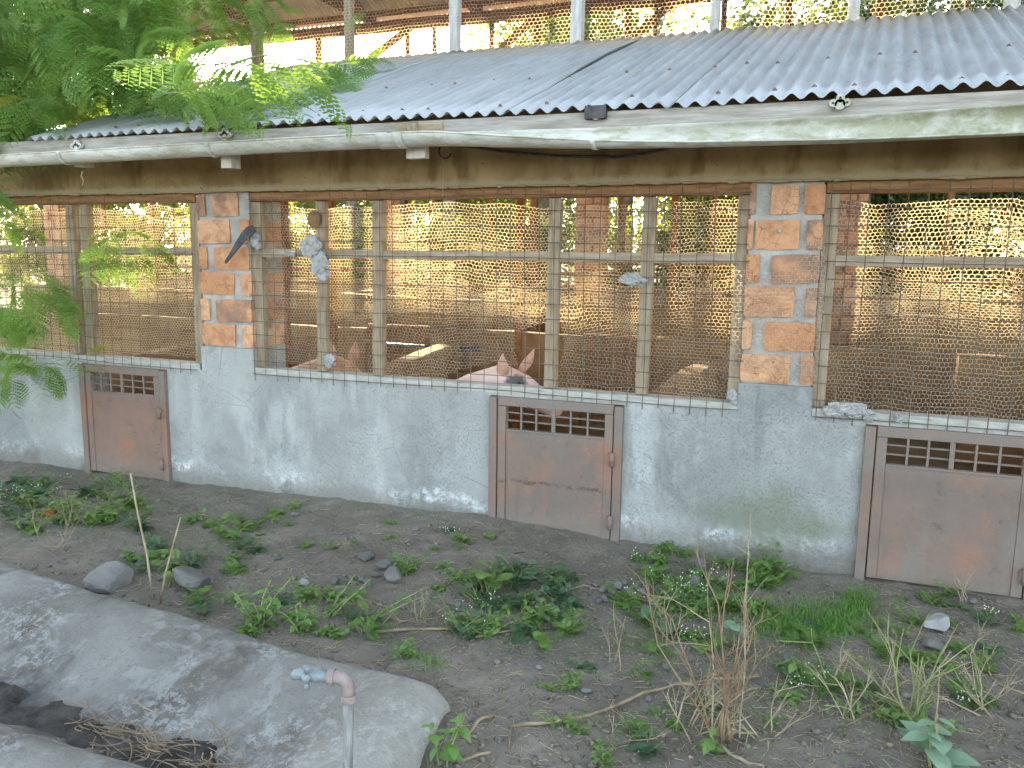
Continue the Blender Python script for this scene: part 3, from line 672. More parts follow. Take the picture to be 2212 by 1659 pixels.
# --- clerestory: grey posts, netting, upper roof
for i, x in enumerate((-6.4, -5.5, -4.65, -3.76, -2.833, -1.868, -.901, -.033, .85, 1.75)):
    w = .062+.01*(i % 3); MB().bar((x, 2.10, 2.72), (x+.01, 2.10, 4.55), w, w, (1, 0, 0)).build('clerestory_post', M['greypost'] if i > 3 else M['timber'], shed, bevel=.004)
MB().bar((-7.4, 2.10, 2.66), (3.2, 2.10, 2.66), .08, .12).build('clerestory_beam', M['redwood'], shed)
V, F = hex_net(-5.2, 1.6, 2.86, 3.80, 2.055, .031, .0013, 11.0, .45); add_np('clerestory_netting', V, F, M['hex'], shed, False, 'stuff')
RIDGE = (4.0, 5.48); EAVE_B = (6.15, 4.44); EAVE_F = (1.65, 4.50)
up = link('upper_roof', None, shed, (-2, 4, 4.5))
def zback(y): return EAVE_B[1]+(EAVE_B[0]-y)*(RIDGE[1]-EAVE_B[1])/(EAVE_B[0]-RIDGE[0])
def zfront(y): return EAVE_F[1]+(y-EAVE_F[0])*(RIDGE[1]-EAVE_F[1])/(RIDGE[0]-EAVE_F[0])
x = -10.0
while x < 4.5:
    V, F = corrugated(x, x+.80, RIDGE[0], EAVE_B[0], zback, 0, 0, 6); add_np('roof_sheet', V, F, M['shed_sheet'], up, True)
    V, F = corrugated(x, x+.80, EAVE_F[0], RIDGE[0], zfront, 0, 0, 6); add_np('roof_sheet', V, F, M['shed_sheet'], up, True)
    x += .72
for y in (5.55, 5.0, 4.45): MB().bar((-10, y, zback(y)-.05), (4.5, y, zback(y)-.05), .05, .07).build('purlin', M['redwood'], up)
for y in (1.9, 2.6, 3.3): MB().bar((-10, y, zfront(y)-.05), (4.5, y, zfront(y)-.05), .05, .07).build('purlin', M['redwood'], up)
for x in (-9.4, -7.4, -5.9, -4.4, -2.5, -.6, 1.3, 3.2):
    MB().bar((x, 6.12, zback(6.12)-.13), (x, 4.0, RIDGE[1]-.13), .055, .10).build('rafter', M['redwood'], up)
    MB().bar((x, 4.0, RIDGE[1]-.13), (x, 1.7, zfront(1.7)-.13), .055, .10).build('rafter', M['redwood'], up)
    MB().bar((x+.06, 2.1, 4.42), (x+.06, 6.05, 4.40), .05, .12).build('tie_beam', M['redwood'], up)
MB().bar((-10, 6.0, 4.33), (4.5, 6.0, 4.31), .08, .13).build('wall_plate', M['redwood'], up)
MB().bar((-10, 5.86, 4.445), (4.5, 5.86, 4.445), .06, .06).build('wall_plate', M['redwood'], up)
for a, b in (((-5.9, 6.0, 3.95), (-5.3, 6.0, 4.28)), ((-4.15, 6.0, 3.85), (-3.6, 6.0, 4.28)), ((-2.4, 6.0, 3.95), (-1.95, 6.0, 4.28))): MB().bar(a, b, .05, .08).build('brace', M['redwood'], up)

# --- back of the shed
x = -11.0
while x < 5:
    V, F = corrugated(x, x+.80, 6.16, 7.40, lambda y: 2.76-(y-6.16)*.29, 0, 0, 4); add_np('roof_sheet', V, F, M['shed_sheet'], up, True); x += .72  # unseen back lean-to roof, added to keep sun off the lower netting
for y, z in ((6.3, 2.66), (7.25, 2.38)): MB().bar((-11, y, z), (5, y, z), .05, .07).build('purlin', M['redwood'], up)  # purlins of the added, unseen lean-to
FY = 6.0
def fx(u, v=500): return float(onY(u, v, FY)[0])
for u, w in ((855, .30), (1278, .34), (1838, .30)):
    x = fx(u); pillar(x-w/2, x+w/2, [[(0, .62), (.68, 1)], [(0, .30), (.37, 1)]]*7, FY-.15, FY+.15, .05, 2.2, True)
for u in (130, 520): x = fx(u); pillar(x-.16, x+.16, [[(0, .62), (.68, 1)], [(0, .30), (.37, 1)]]*7, FY-.15, FY+.15, .05, 2.2, True)
for u in (200, 400, 560, 690, 880, 937, 1062, 1160, 1358, 1420, 1560, 1700, 1900, 2080):
    x = fx(u, 100); w = random.uniform(.055, .10); mb = MB()
    k = random.uniform(-.05, .05); mb.tube([(x, FY-.02, .9), (x+k, FY-.02, 2.4), (x+k*.5, FY-.02, 4.26)], [w*.62, w*.55, w*.5], 8); mb.build('roof_post', M['redwood'], shed, smooth=True)
for u in (612, 715, 1122): x = float(onY(u, 480, 2.1)[0]); MB().bar((x, 2.1, .05), (x+.02, 2.1, 2.60), .05, .05, (1, 0, 0)).build('pen_post', M['redwood'], shed)
for u in (1455, 1700, 330): x = float(onY(u, 480, 3.7)[0]); MB().bar((x, 3.7, .05), (x+.02, 3.7, 2.9), .06, .06, (1, 0, 0)).build('pen_post', M['redwood'], shed)
MB().box(-10, 4.5, .19, 6.9, -.06, .05).build('pen_floor', M['floor'], shed)
def pen_wall(p, q, h0, h1, t=.13):
    p = Vector((p[0], p[1], 0)); q = Vector((q[0], q[1], 0)); d = (q-p).normalized(); n_ = Vector((-d.y, d.x, 0))*t/2; L = (q-p).length; k = max(2, int(L/.15)); V = []
    for i in range(k+1):
        c = p.lerp(q, i/k); hh = h0+(h1-h0)*i/k+.012*float(fbm(np.array([c.x*2, c.y*2, 1.0]), 2)); e = .008*float(fbm(np.array([c.x*3, c.y*3, 5.0]), 2))
        for s_ in (-1, 1): V += [tuple(c+n_*s_*(1+e)+Vector((0, 0, .04))), tuple(c+n_*s_*(1+e)+Vector((0, 0, hh-.02))), tuple(c+n_*s_*.8+Vector((0, 0, hh)))]
    F = []
    for i in range(k):
        a = i*6; b = a+6; F += [(a, a+1, b+1, b), (a+1, a+2, b+2, b+1), (a+2, a+5, b+5, b+2), (a+5, a+4, b+4, b+5), (a+4, a+3, b+3, b+4)]
    F += [(0, 3, 4, 5, 2, 1), tuple(k*6+j for j in (0, 1, 2, 5, 4, 3))]
    return MB().add(V, F).build('pen_wall', M['mud'], shed)
pen_wall((-2.62, .2), (-3.02, 2.5), .705, .70, .16); pen_wall((-.86, .2), (-.86, 2.5), .70, .70, .17); pen_wall((-4.55, .2), (-5.05, 2.5), .70, .70, .15); pen_wall((1.75, .2), (1.75, 2.5), .70, .70, .15)
pen_wall((-9, 2.56), (-3.9, 2.56), .80, .78); pen_wall((-3.3, 2.56), (-1.9, 2.56), .80, .80); pen_wall((-1.3, 2.56), (.2, 2.56), .82, .80); pen_wall((.8, 2.56), (4, 2.56), .8, .8)
pen_wall((-9.5, 3.7), (-6.3, 3.7), 1.0, 1.0); pen_wall((-5.7, 3.7), (-3.2, 3.7), 1.02, 1.0); pen_wall((-2.6, 3.7), (-.4, 3.7), 1.0, 1.02); pen_wall((.2, 3.7), (4.3, 3.7), 1.0, 1.0)
for x in (-7.6, -5.2, -3.1, -1.0, 1.2, 3.2): pen_wall((x, 3.77), (x-.2, 5.9), .98, 1.0)
pen_wall((-10, FY), (4.5, FY), 1.08, 1.08, .2)
for z in (1.22, 1.36): MB().bar((-10, FY-.05, z), (4.5, FY-.05, z), .03, .05).build('back_rail', M['redwood'], shed)
def bar_gate(x0, x1, y, z0, z1):
    g = link('inner_gate', None, shed, ((x0+x1)/2, y, z0)); n_ = int((x1-x0)/.06)
    for z in (z0, z1): MB().bar((x0, y, z), (x1, y, z), .03, .035).build('gate_rail', M['redwood'], g)
    for i in range(n_+1): x = x0+(x1-x0)*i/n_; MB().tube([(x, y, z0), (x, y, z1)], .008, 5).build('gate_bar', M['redwood'], g)
bar_gate(-3.2, -2.6, 3.7, .15, 1.06); bar_gate(-6.3, -5.7, 3.7, .15, 1.06); bar_gate(-3.9, -3.3, 2.56, .12, .80); bar_gate(-1.9, -1.3, 2.56, .12, .80)
bp = MB().tube([(-3.75, 2.42, .66), (-3.2, 2.42, .655), (-2.75, 2.42, .66)], .014, 8).build('water_pipe', M['blue'], shed, smooth=True)

# ------------------------------------------------------------------ pigs
def pig_skin(name, c1, c2, patch=None):
    m = Mat(name); c = m.mix(m.rng(m.noise(6, 4, .6), .35, .65), c1, c2)
    c = m.mix(m.math('MULTIPLY', m.rng(m.noise(40, 4, .7), .5, .75), .35), c, tuple(v*.75 for v in c1))
    if patch:
        v = m.n('ShaderNodeVectorMath', operation='DISTANCE'); m.put(v.inputs[0], m.pos()); v.inputs[1].default_value = patch
        e = m.math('ADD', v.outputs['Value'], m.math('MULTIPLY', m.math('SUBTRACT', m.noise(28, 4, .7), .5), .06)); c = m.mix(m.rng(e, .075, .045), c, (.11, .105, .10))
    return m.done(c, .6, 0, m.bump(m.noise(160, 3, .7, m.pos((1, 1, 3))), .25, .002), .3)
def pig(name, label, spine, legs, ears, eyes, skin, earm, floor=.05, yo=0):
    root = thing(name, (spine[2][0], spine[2][1], floor), label, 'pig')
    mb = MB()
    # smooth spine: many overlapping balls, later fused
    P = [np.array(s) for s in spine]
    for a, b in zip(P[:-1], P[1:]):
        for t in np.linspace(0, 1, 7): c = a*(1-t)+b*t; mb.ball((c[0], c[1], c[2]), (c[3], c[3]*.92, c[3]), 14, 10)
    for top, knee, foot, r0, r1 in legs:
        mb.tube([top, tuple((np.array(top)+np.array(knee))/2), knee, foot], [r0, r0*.8, r1*1.1, r1], 10)
        mb.tube([foot, (foot[0], foot[1], floor+.002)], [r1, r1*1.15], 10)
    n_ = spine[-1]; mb.tube([(n_[0]-.02, n_[1], n_[2]), (n_[0]+.022, n_[1], n_[2]-.012)], [n_[3]*1.0, n_[3]*1.06], 14)
    me = mesh_from('tmp', mb.v, mb.f); o = bpy.data.objects.new('tmp', me); COL.objects.link(o)
    r_ = o.modifiers.new('r', 'REMESH'); r_.mode = 'VOXEL'; r_.voxel_size = .011; s_ = o.modifiers.new('s', 'SMOOTH'); s_.iterations = 7; s_.factor = .5
    dg = bpy.context.evaluated_depsgraph_get(); ev = bpy.data.meshes.new_from_object(o.evaluated_get(dg)); bpy.data.objects.remove(o)
    off = WL[root]; ev.transform(Matrix.Translation(-off)); ev.materials.clear(); ev.materials.append(skin); ev.polygons.foreach_set('use_smooth', [True]*len(ev.polygons))
    link('body', ev, root, off)
    for base, tip, side, w in ears:
        base = Vector(base); tip = Vector(tip); side = Vector(side).normalized(); d = tip-base; nrm = d.cross(side).normalized(); V = []; n1 = 8
        for i in range(n1+1):
            t = i/n1; hw = w*(math.sin(math.pi*min(1, .22+t*.78))**.8)*(1-t**3*.6); hw = max(hw, .002)
            c = base+d*t-nrm*.018*math.sin(t*2.6)
            for k in range(7): s = (k-3)/3; V.append(tuple(c+side*s*hw+nrm*(s*s)*hw*.55))
        F = [(i*7+k, i*7+k+1, (i+1)*7+k+1, (i+1)*7+k) for i in range(n1) for k in range(6)]
        e = MB().add(V, F).build('ear', earm, root, smooth=True); md = e.modifiers.new('s', 'SOLIDIFY'); md.thickness = .006
    for c in eyes: MB().ball(c, .011, 10, 8).build('eye', M['dark'], root, smooth=True)
    mb = MB(); s0 = spine[0]; pts = [(s0[0]-s0[3]*.9+.03*math.cos(t*5)*t-.06*t, s0[1]+.03*math.sin(t*5), s0[2]+s0[3]*.3-.10*t) for t in np.linspace(0, 1.4, 10)]; mb.tube(pts, [.012]*8+[.008, .004], 6); mb.build('tail', skin, root, smooth=True)
    return root
py = .36
pig('pink_pig', 'pink pig with dark eye patch looking over the sill above the middle gate',
    [(-2.58, py+.04, .46, .15), (-2.34, py+.03, .47, .19), (-2.06, py+.02, .50, .185), (-1.88, py, .635, .140), (-1.715, py, .715, .118), (-1.60, py-.005, .700, .092), (-1.49, py-.01, .652, .064), (-1.40, py-.01, .612, .05)],
    [((-2.55, py+.12, .40), (-2.60, py+.12, .24), (-2.56, py+.12, .10), .08, .035), ((-2.55, py-.06, .40), (-2.58, py-.06, .24), (-2.54, py-.06, .10), .08, .035),
     ((-2.05, py+.11, .42), (-2.04, py+.11, .24), (-2.05, py+.11, .10), .065, .032), ((-2.02, py-.07, .42), (-2.0, py-.07, .24), (-2.01, py-.07, .10), .065, .032)],
    [((-1.695, py-.075, .775), (-1.668, py-.10, .912), (1, -.25, .1), .043), ((-1.615, py+.05, .790), (-1.560, py+.085, .925), (.9, .5, 0), .034)],
    [(-1.582, py-.084, .748)], pig_skin('pink_pig_skin', (.60, .42, .385), (.70, .52, .475), (-1.60, py-.085, .745)), m_simple('pig_ear_skin', (.42, .24, .17), (.56, .35, .27), 20, .7, 0, .4, 90, .002))
py = .72
pig('brown_pig', 'reddish brown pig in the left pen, ears up behind the mortar-daubed mullion',
    [(-3.95, py+.1, .42, .15), (-3.70, py+.08, .44, .185), (-3.42, py+.04, .47, .185), (-3.22, py+.02, .575, .150), (-3.07, py, .66, .115), (-2.97, py, .655, .095), (-2.87, py, .60, .066), (-2.79, py, .565, .05)],
    [((-3.92, py+.18, .38), (-3.97, py+.18, .22), (-3.93, py+.18, .10), .08, .035), ((-3.92, py, .38), (-3.95, py, .22), (-3.91, py, .10), .08, .035),
     ((-3.42, py+.13, .40), (-3.41, py+.13, .22), (-3.42, py+.13, .10), .065, .032), ((-3.39, py-.05, .40), (-3.37, py-.05, .22), (-3.38, py-.05, .10), .065, .032)],
    [((-3.035, py-.07, .735), (-3.005, py-.09, .895), (1, -.2, 0), .046), ((-2.945, py+.05, .725), (-2.92, py+.06, .872), (.9, .5, 0), .036)],
    [(-2.935, py-.085, .68)], pig_skin('brown_pig_skin', (.42, .20, .10), (.52, .28, .16)), m_simple('brown_ear_skin', (.42, .21, .13), (.54, .30, .20), 20, .7, 0, .4, 90, .002))

# ------------------------------------------------------------------ things fixed to the front
def lump(x, z, rx, rz, seed, label, y=-.005, ry=.03):
    bm = bmesh.new(); bmesh.ops.create_icosphere(bm, subdivisions=4, radius=1)
    P = np.array([v.co[:] for v in bm.verts]); n_ = fbm(P*1.6+seed*11, 3); q = np.abs(fbm(P*3.4+seed*5, 2))
    for v, p, a, b in zip(bm.verts, P, n_, q): v.co = Vector(p*(1+.35*a-.16*(b < .18))*np.array([rx, ry, rz]))
    me = bpy.data.meshes.new('mortar_lump'); bm.to_mesh(me); bm.free(); me.materials.append(M['lump'])
    return tag(link('mortar_lump', me, None, (x, y, z)), label, 'mortar lump')
for args in ((-2.705, 1.47, .060, .060, 1, 'grey mortar lump at the crossing of middle rail and second mullion, uppermost'), (-2.655, 1.375, .052, .065, 2, 'large cracked grey mortar lump just below the middle rail'),
             (-2.63, 1.315, .038, .038, 3, 'small pale mortar lump hanging lowest on the daubed mullion'), (-2.60, .845, .030, .040, 4, 'round pale mortar blob low on the mullion beside the brown pig'),
             (-.905, 1.325, .062, .032, 5, 'ragged grey mortar lump on the mullion right of the pink pig'), (-3.075, 1.50, .035, .050, 6, 'grey mortar lump beside the black strip on the left pillar'),
             (-.425, .80, .026, .034, 7, 'small mortar lump in the lower right corner of the middle screen'), (.015, .775, .050, .030, 8, 'flat grey mortar clod at the left end of the right sill'),
             (.085, .782, .055, .036, 9, 'largest mortar clod on the right sill'), (.150, .765, .045, .024, 10, 'low mortar clod on the right sill nearest the gate'), (.275, .762, .020, .022, 11, 'tiny mortar clod on the sill above the right gate')):
    lump(*args)
d = MB(); 
for i in range(15): d.ball((-2.695+.0*i, .015, 1.615), (.045, .012, .05), 10, 6); break
tag(d.build('dried_mud_disc', M['mud'], None, smooth=True, loc=(-2.695, .015, 1.615)), 'round brown dried mud disc on the second mullion above the middle rail', 'mud disc')
# black strip bent over the left pillar
mb = MB(); pts = [(-3.055, -.035, 1.565), (-3.07, -.052, 1.555), (-3.10, -.062, 1.525), (-3.145, -.066, 1.475), (-3.195, -.064, 1.42), (-3.245, -.058, 1.372)]
V = []
for i, p in enumerate(pts):
    w = (.030, .036, .034, .026, .017, .010)[i]; t = Vector((.66, 0, -.75)).normalized()
    for s, yy in ((-1, .004), (1, .004), (1, -.004), (-1, -.004)): V.append(tuple(Vector(p)+t*s*w*.75+Vector((0, yy, 0))))
F = [(i*4+k, i*4+(k+1) % 4, i*4+4+(k+1) % 4, i*4+4+k) for i in range(5) for k in range(4)]+[(3, 2, 1, 0), (20, 21, 22, 23)]
tag(mb.add(V, F).build('rubber_strip', M['dark'], None, bevel=.002, loc=(-3.12, -.06, 1.45)), 'black tapering strip stuck out from the left brick pillar', 'strip')
tag(MB().bar((-2.87, -.014, 1.43), (-2.80, -.014, 1.425), .02, .028).build('tin_scrap', M['galv'], None, bevel=.002, loc=(-2.83, -.014, 1.43)), 'small shiny tin scrap on the middle rail left of the mortar lumps', 'scrap')
cab = MB().tube([(-1.86, -.03, 1.975), (-1.70, -.03, 1.955), (-1.54, -.03, 1.930), (-1.27, -.03, 1.903), (-1.0, -.03, 1.890), (-.85, -.03, 1.905), (-.70, -.03, 1.935), (-.6, -.03, 1.97)], .0065, 7)
cab.tube([(-1.88+.035*math.cos(a), -.03, 1.945+.035*math.sin(a)) for a in np.linspace(.6, 6.0, 16)], .0045, 6)
tag(cab.build('cable', M['dark'], None, smooth=True, loc=(-1.3, -.03, 1.95)), 'dark cable sagging along the beam under the gutter', 'cable')
tag(MB().tube([(-1.862, -.10, 1.96), (-1.860, -.09, 1.85), (-1.868, -.08, 1.72)], .0016, 5).build('hanging_wire', M['palestem'], None, loc=(-1.86, -.1, 1.85)), 'thin pale wire hanging straight down from the gutter joint', 'wire')
tag(MB().tube([(-3.93, -.37, 1.865), (-3.945, -.37, 1.84), (-3.93, -.37, 1.81), (-3.945, -.368, 1.785)], [.006, .005, .004, .003], 5).build('hanging_rag', M['stem'], None, loc=(-3.93, -.37, 1.83)), 'small brown rag of bark dangling under the leftmost gutter bracket', 'scrap')

# ------------------------------------------------------------------ concrete trough in the foreground
nxs, nys = 120, 90; V = np.zeros((nys+1, nxs+1, 3))
for j in range(nys+1):
    t = j/nys
    for i in range(nxs+1):
        s = i/nxs; xr = -1.06+.16*(t*.95); x = -3.42+(xr+3.42)*s; yf_ = slab_far(min(x, -1.06)); y = yf_+(-2.68-yf_)*t
        V[j, i] = (x, y, 0)
x_, y_ = V[..., 0], V[..., 1]
rag = .022*fbm(np.stack([y_*5, y_*0, y_*0+4], -1), 4); tcol = np.linspace(0, 1, nxs+1)[None, :]**14
V[..., 0] += rag*tcol
x_ = V[..., 0]
far = np.interp(x_, [FAR_A[0], FAR_B[0]], [FAR_A[1], FAR_B[1]]); dF = far-y_; dR = (-1.06+.16*np.clip((far-y_)/(far+2.68), 0, 1)*.95)-x_; dN = y_+2.68; dL = x_+3.42
def prof(d_, crest, wid, pw=1.0):
    up_ = np.clip(d_/crest, 0, 1); up_ = np.sqrt(1-(1-up_)**2)*.45+.55; dn = np.clip((d_-crest)/wid, 0, 1); return np.where(d_ < crest, up_, (1-(dn*dn*(3-2*dn)))**pw)
sF, sR, sN, sL = prof(dF, .09, .66), prof(dR, .10, .62), prof(dN, .24, .26), prof(dL, .16, .5)
K = 14; sm_ = np.log(np.exp(K*sF)+np.exp(K*sR)+np.exp(K*sN)+np.exp(K*sL))/K
sm_ = np.minimum(sm_, 1.04)
edge = np.minimum(np.minimum(dF, dR), np.minimum(dN, dL)); drop = np.clip(1-edge/.06, 0, 1)**2*.045
Hh = -.045+.150*sm_-drop+.008*fbm(np.stack([x_*3, y_*3, x_*0], -1), 4)+.0035*fbm(np.stack([x_*14, y_*14, x_*0+7], -1), 3)
V[..., 2] = Hh
rows, cols = V.shape[:2]; Vt = V.reshape(-1, 3); idx_ = np.arange(rows*cols).reshape(rows, cols)
Ft = np.stack([idx_[:-1, :-1], idx_[1:, :-1], idx_[1:, 1:], idx_[:-1, 1:]], -1).reshape(-1, 4).tolist()
ring = list(idx_[0, :])+list(idx_[1:, -1])+list(idx_[-1, -2::-1])+list(idx_[-2:0:-1, 0]); cen = np.array([-2.2, -2.1, 0]); Vl = Vt.tolist(); b1 = len(Vl)
for k in ring: p = Vt[k]; q = p+(cen-p)*.008; Vl.append([q[0], q[1], p[2]-.035])
b2 = len(Vl)
for k in ring: p = Vt[k]; q = p+(cen-p)*.035; Vl.append([q[0], q[1], min(p[2]-.05, -.02)-.06])
m_ = len(ring)
for k in range(m_):
    k2 = (k+1) % m_; Ft.append((ring[k], ring[k2], b1+k2, b1+k)); Ft.append((b1+k, b1+k2, b2+k2, b2+k))
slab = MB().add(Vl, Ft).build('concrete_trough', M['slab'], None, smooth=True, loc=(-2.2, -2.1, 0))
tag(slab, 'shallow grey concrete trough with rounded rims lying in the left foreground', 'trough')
# dark muck in its bottom
rm = random.Random(5); mk = MB(); nmx, nmy = 40, 16
Vm = []
for j in range(nmy+1):
    for i in range(nmx+1):
        x = -2.75+1.35*i/nmx; y = -2.36+.34*j/nmy+.03*float(vnoise(np.array([x*5, 0, 2.0]))); e = min(i, nmx-i)/6; e2 = min(j, nmy-j)/4
        Vm.append((x, y, -.048+.040*min(1, e)*min(1, e2)+.022*float(fbm(np.array([x*16, y*16, 1.0]), 3))*min(1, e2)*min(1, e)))
Fm = [(j*(nmx+1)+i, j*(nmx+1)+i+1, (j+1)*(nmx+1)+i+1, (j+1)*(nmx+1)+i) for j in range(nmy) for i in range(nmx)]
tag(mk.add(Vm, Fm).build('muck', M['muck'], None, smooth=True, loc=(-2, -2.2, 0)), 'dark wet muck lying in the bottom of the concrete trough', 'muck', None, 'stuff')
mb = MB()
for _ in range(150):
    x = rm.gauss(-1.75, .16); y = rm.gauss(-2.19, .045); t = rm.uniform(0, 6.28); l = rm.uniform(.05, .20); k = rm.uniform(-2, 2); pts = []; z = rm.uniform(-.02, .03); zz = rm.uniform(-.2, .35)
    for i in range(6): pts.append((x, y, max(-.02, z))); x += math.cos(t)*l/5; y += math.sin(t)*l/5*.55; z += zz*l/5; t += k/5
    mb.tube(pts, rm.uniform(.0008, .0026), 4, False)
tag(mb.build('dry_roots', M['stem'], None, loc=(-1.75, -2.2, 0)), 'tangle of dry roots and stalks in the trough bottom', 'dry roots', None, 'stuff')

# ------------------------------------------------------------------ standpipe tap
tx, ty, tz = -1.035, -2.30, .412
tp = thing('standpipe_tap', (tx-.02, ty+.01, 0), 'blue-grey tap on a rusty elbow and upright galvanised pipe over the trough', 'tap')
MB().tube([(tx-.022, ty+.012, -.06), (tx-.01, ty+.005, .14), (tx, ty, tz-.035)], .0128, 14).build('pipe', M['galv'], tp, smooth=True)
ex = np.array([-_r[0], -_r[1], 0]); ex = ex/np.linalg.norm(ex)      # spout points left, roughly along the wall
ex = np.array([-.97, -.22, 0.0])
el = [(tx, ty, tz-.04), (tx, ty, tz-.015)]+[tuple(np.array([tx, ty, tz-.015])+ex*.028*(1-math.cos(a))+np.array([0, 0, .028*math.sin(a)])) for a in np.linspace(.2, math.pi/2, 6)]
el.append(tuple(np.array(el[-1])+ex*.018)); MB().tube(el, .0160, 16).build('elbow', M['elbow'], tp, smooth=True)
MB().tube([(tx, ty, tz-.046), (tx, ty, tz-.028)], .0185, 16).build('elbow_collar', M['elbow'], tp)
e1 = np.array(el[-1]); MB().tube([tuple(e1-ex*.012), tuple(e1+ex*.004)], .0185, 16).build('elbow_collar', M['elbow'], tp)
MB().tube([tuple(e1), tuple(e1+ex*.026), tuple(e1+ex*.030), tuple(e1+ex*.052), tuple(e1+ex*.075), tuple(e1+ex*.088+np.array([0, 0, -.004])), tuple(e1+ex*.094+np.array([0, 0, -.012]))], [.0145, .0145, .0175, .0165, .0145, .0125, .008], 14).build('tap_body', M['tap'], tp, smooth=True)
hc = e1+ex*.045+np.array([-.2, -.97, 0])*.018
MB().tube([tuple(hc+np.array([0, 0, .014])), tuple(hc+np.array([0, 0, .031]))], [.006, .0075], 8).tube([tuple(hc-np.array([0, 0, .012])), tuple(hc-np.array([0, 0, .029]))], [.006, .0075], 8).ball(tuple(hc), .013, 10, 8).build('tap_handle', M['tap'], tp, smooth=True)

ORD = 'first second third fourth fifth sixth seventh eighth ninth tenth eleventh twelfth thirteenth fourteenth fifteenth sixteenth seventeenth eighteenth nineteenth twentieth'.split()
ORD += ['twenty-'+o for o in ORD[:9]]+['thirtieth']+['thirty-'+o for o in ORD[:9]]+['fortieth']+['forty-'+o for o in ORD[:9]]
# ------------------------------------------------------------------ stones
def stone_mesh(seed, sub=3):
    bm = bmesh.new(); bmesh.ops.create_icosphere(bm, subdivisions=sub, radius=1); P = np.array([v.co[:] for v in bm.verts]); n_ = fbm(P*.9+seed*13.7, 3); rs = np.random.RandomState(seed)
    for _ in range(12):
        d = rs.normal(size=3); d /= np.linalg.norm(d); k = rs.uniform(.45, .8); s = P@d; P = np.where((s > k)[:, None], P-(s-k)[:, None]*d*.97, P)
    hf = fbm(P*4+seed*3, 3)
    for v, p, a, b_ in zip(bm.verts, P, n_, hf): v.co = Vector(p*(1+.10*a+.045*float(b_)))
    me = bpy.data.meshes.new('stone'); bm.to_mesh(me); bm.free(); return me
SM = [stone_mesh(i) for i in range(9)]
SMp = [m_.copy() for m_ in SM[:3]]
for m_ in SM: m_.materials.append(M['stone'])
for m_ in SMp: m_.materials.append(M['palestone'])
def stone(u, v, wpx, hpx, seed, label, group=None, pale=False, sink=.3):
    p = onZ(u, v+hpx*.35, g1(*onZ(u, v)[:2])); k = wpx/FPX*float((p-CAM)@_f)/2; hh = hpx/FPX*float((p-CAM)@_f)/2
    z = g1(p[0], p[1]); r_ = random.Random(seed); me = (SMp if pale else SM)[seed % (3 if pale else 9)]
    return tag(link('stone' if not pale else 'concrete_chunk', me, None, (p[0], p[1], z+hh*(1-sink)*1.0), (r_.uniform(-.2, .2), r_.uniform(-.2, .2), PSI+r_.uniform(-.3, .3)), (k, k*.85, hh)), label, 'stone' if not pale else 'concrete chunk', group)
stone(235, 1238, 125, 66, 0, 'larger low grey boulder just behind the trough rim on the left')
stone(418, 1248, 112, 62, 1, 'smooth grey boulder standing alone behind the trough rim')
for i, (u, v, w, h, t) in enumerate([(790, 1200, 42, 34, 'rough stone at the back of the small stone heap'), (828, 1213, 56, 28, 'long flat stone on top of the small stone heap'), (852, 1232, 46, 40, 'rounded stone on the right of the small heap'),
                                     (812, 1232, 26, 20, 'light angular stone in the middle of the small heap'), (782, 1247, 24, 18, 'small round stone in the front of the heap'), (795, 1258, 28, 20, 'front middle stone of the heap'),
                                     (725, 1255, 24, 20, 'small grey stone at the left front of the heap'), (745, 1262, 24, 12, 'flat small stone at the front of the heap'), (760, 1240, 22, 20, 'small dark stone between the heap stones')]):
    stone(u, v, w, h, 2+i, t)
stone(655, 1253, 34, 16, 3, 'pale flat stone lying left of the stone heap', None, True)
stone(1418, 1301, 46, 22, 4, 'white angular chunk in the pebbles among the middle weeds', None, True)
stone(2022, 1352, 72, 44, 5, 'pale square concrete chunk in front of the right gate', None, True, .1)
stone(2018, 1382, 60, 34, 6, 'grey stone under the pale concrete chunk')
stone(1515, 1216, 40, 30, 7, 'grey stone at the foot of the wall among the weeds')
stone(1500, 1262, 34, 40, 8, 'upright dark stone right of the pebble bed')
stone(1985, 1500, 0+36, 18, 1, 'flat grey stone near the right dry shrub')
stone(1953, 1806, 30, 24, 2, 'grey stone in the right foreground soil'); stone(1948*1.0, 1812*1.0, 26, 22, 4, 'second grey stone in the right foreground soil')
stone(1960/1.0, 1500, 28, 16, 5, 'low grey stone left of the velvet plant')
for i, (u, v) in enumerate(sorted([(1285, 1262), (1300, 1272), (1318, 1258), (1308, 1285), (1336, 1266), (1345, 1280), (1292, 1290), (1360, 1270), (1376, 1262), (1330, 1292), (1275, 1280), (1322, 1276), (1390, 1278), (1350, 1256)])):
    stone(u, v, random.uniform(16, 30), random.uniform(12, 22), i, ORD[i]+' pebble from the left in the pebble bed among the middle weeds', 'pebble bed among the middle weeds')
for i, (u, v) in enumerate(sorted([(1075, 1430), (1165, 1440), (1268, 1490), (990, 1300), (1040, 1310), (870, 1312), (1700, 1420), (1880, 1470), (1400, 1510), (1760, 1580), (600, 1205), (1130, 1560), (1840, 1300), (1150, 1300), (1440, 1440), (2100, 1300), (520, 1120), (640, 1110), (900, 1140)])):
    stone(u, v, random.uniform(14, 30), random.uniform(9, 18), i+3, ORD[i]+' from the left of the loose grey stones scattered over the soil', 'loose stones scattered over the soil')
p = onZ(105, 1107, .02); tag(link('brick_fragment', BR[2].copy(), None, (p[0], p[1], .02), (.2, .1, .6), (.06, .04, .03)), 'small red brick fragment among the weeds on the far left', 'brick fragment').data.materials[0] = M['redtile']

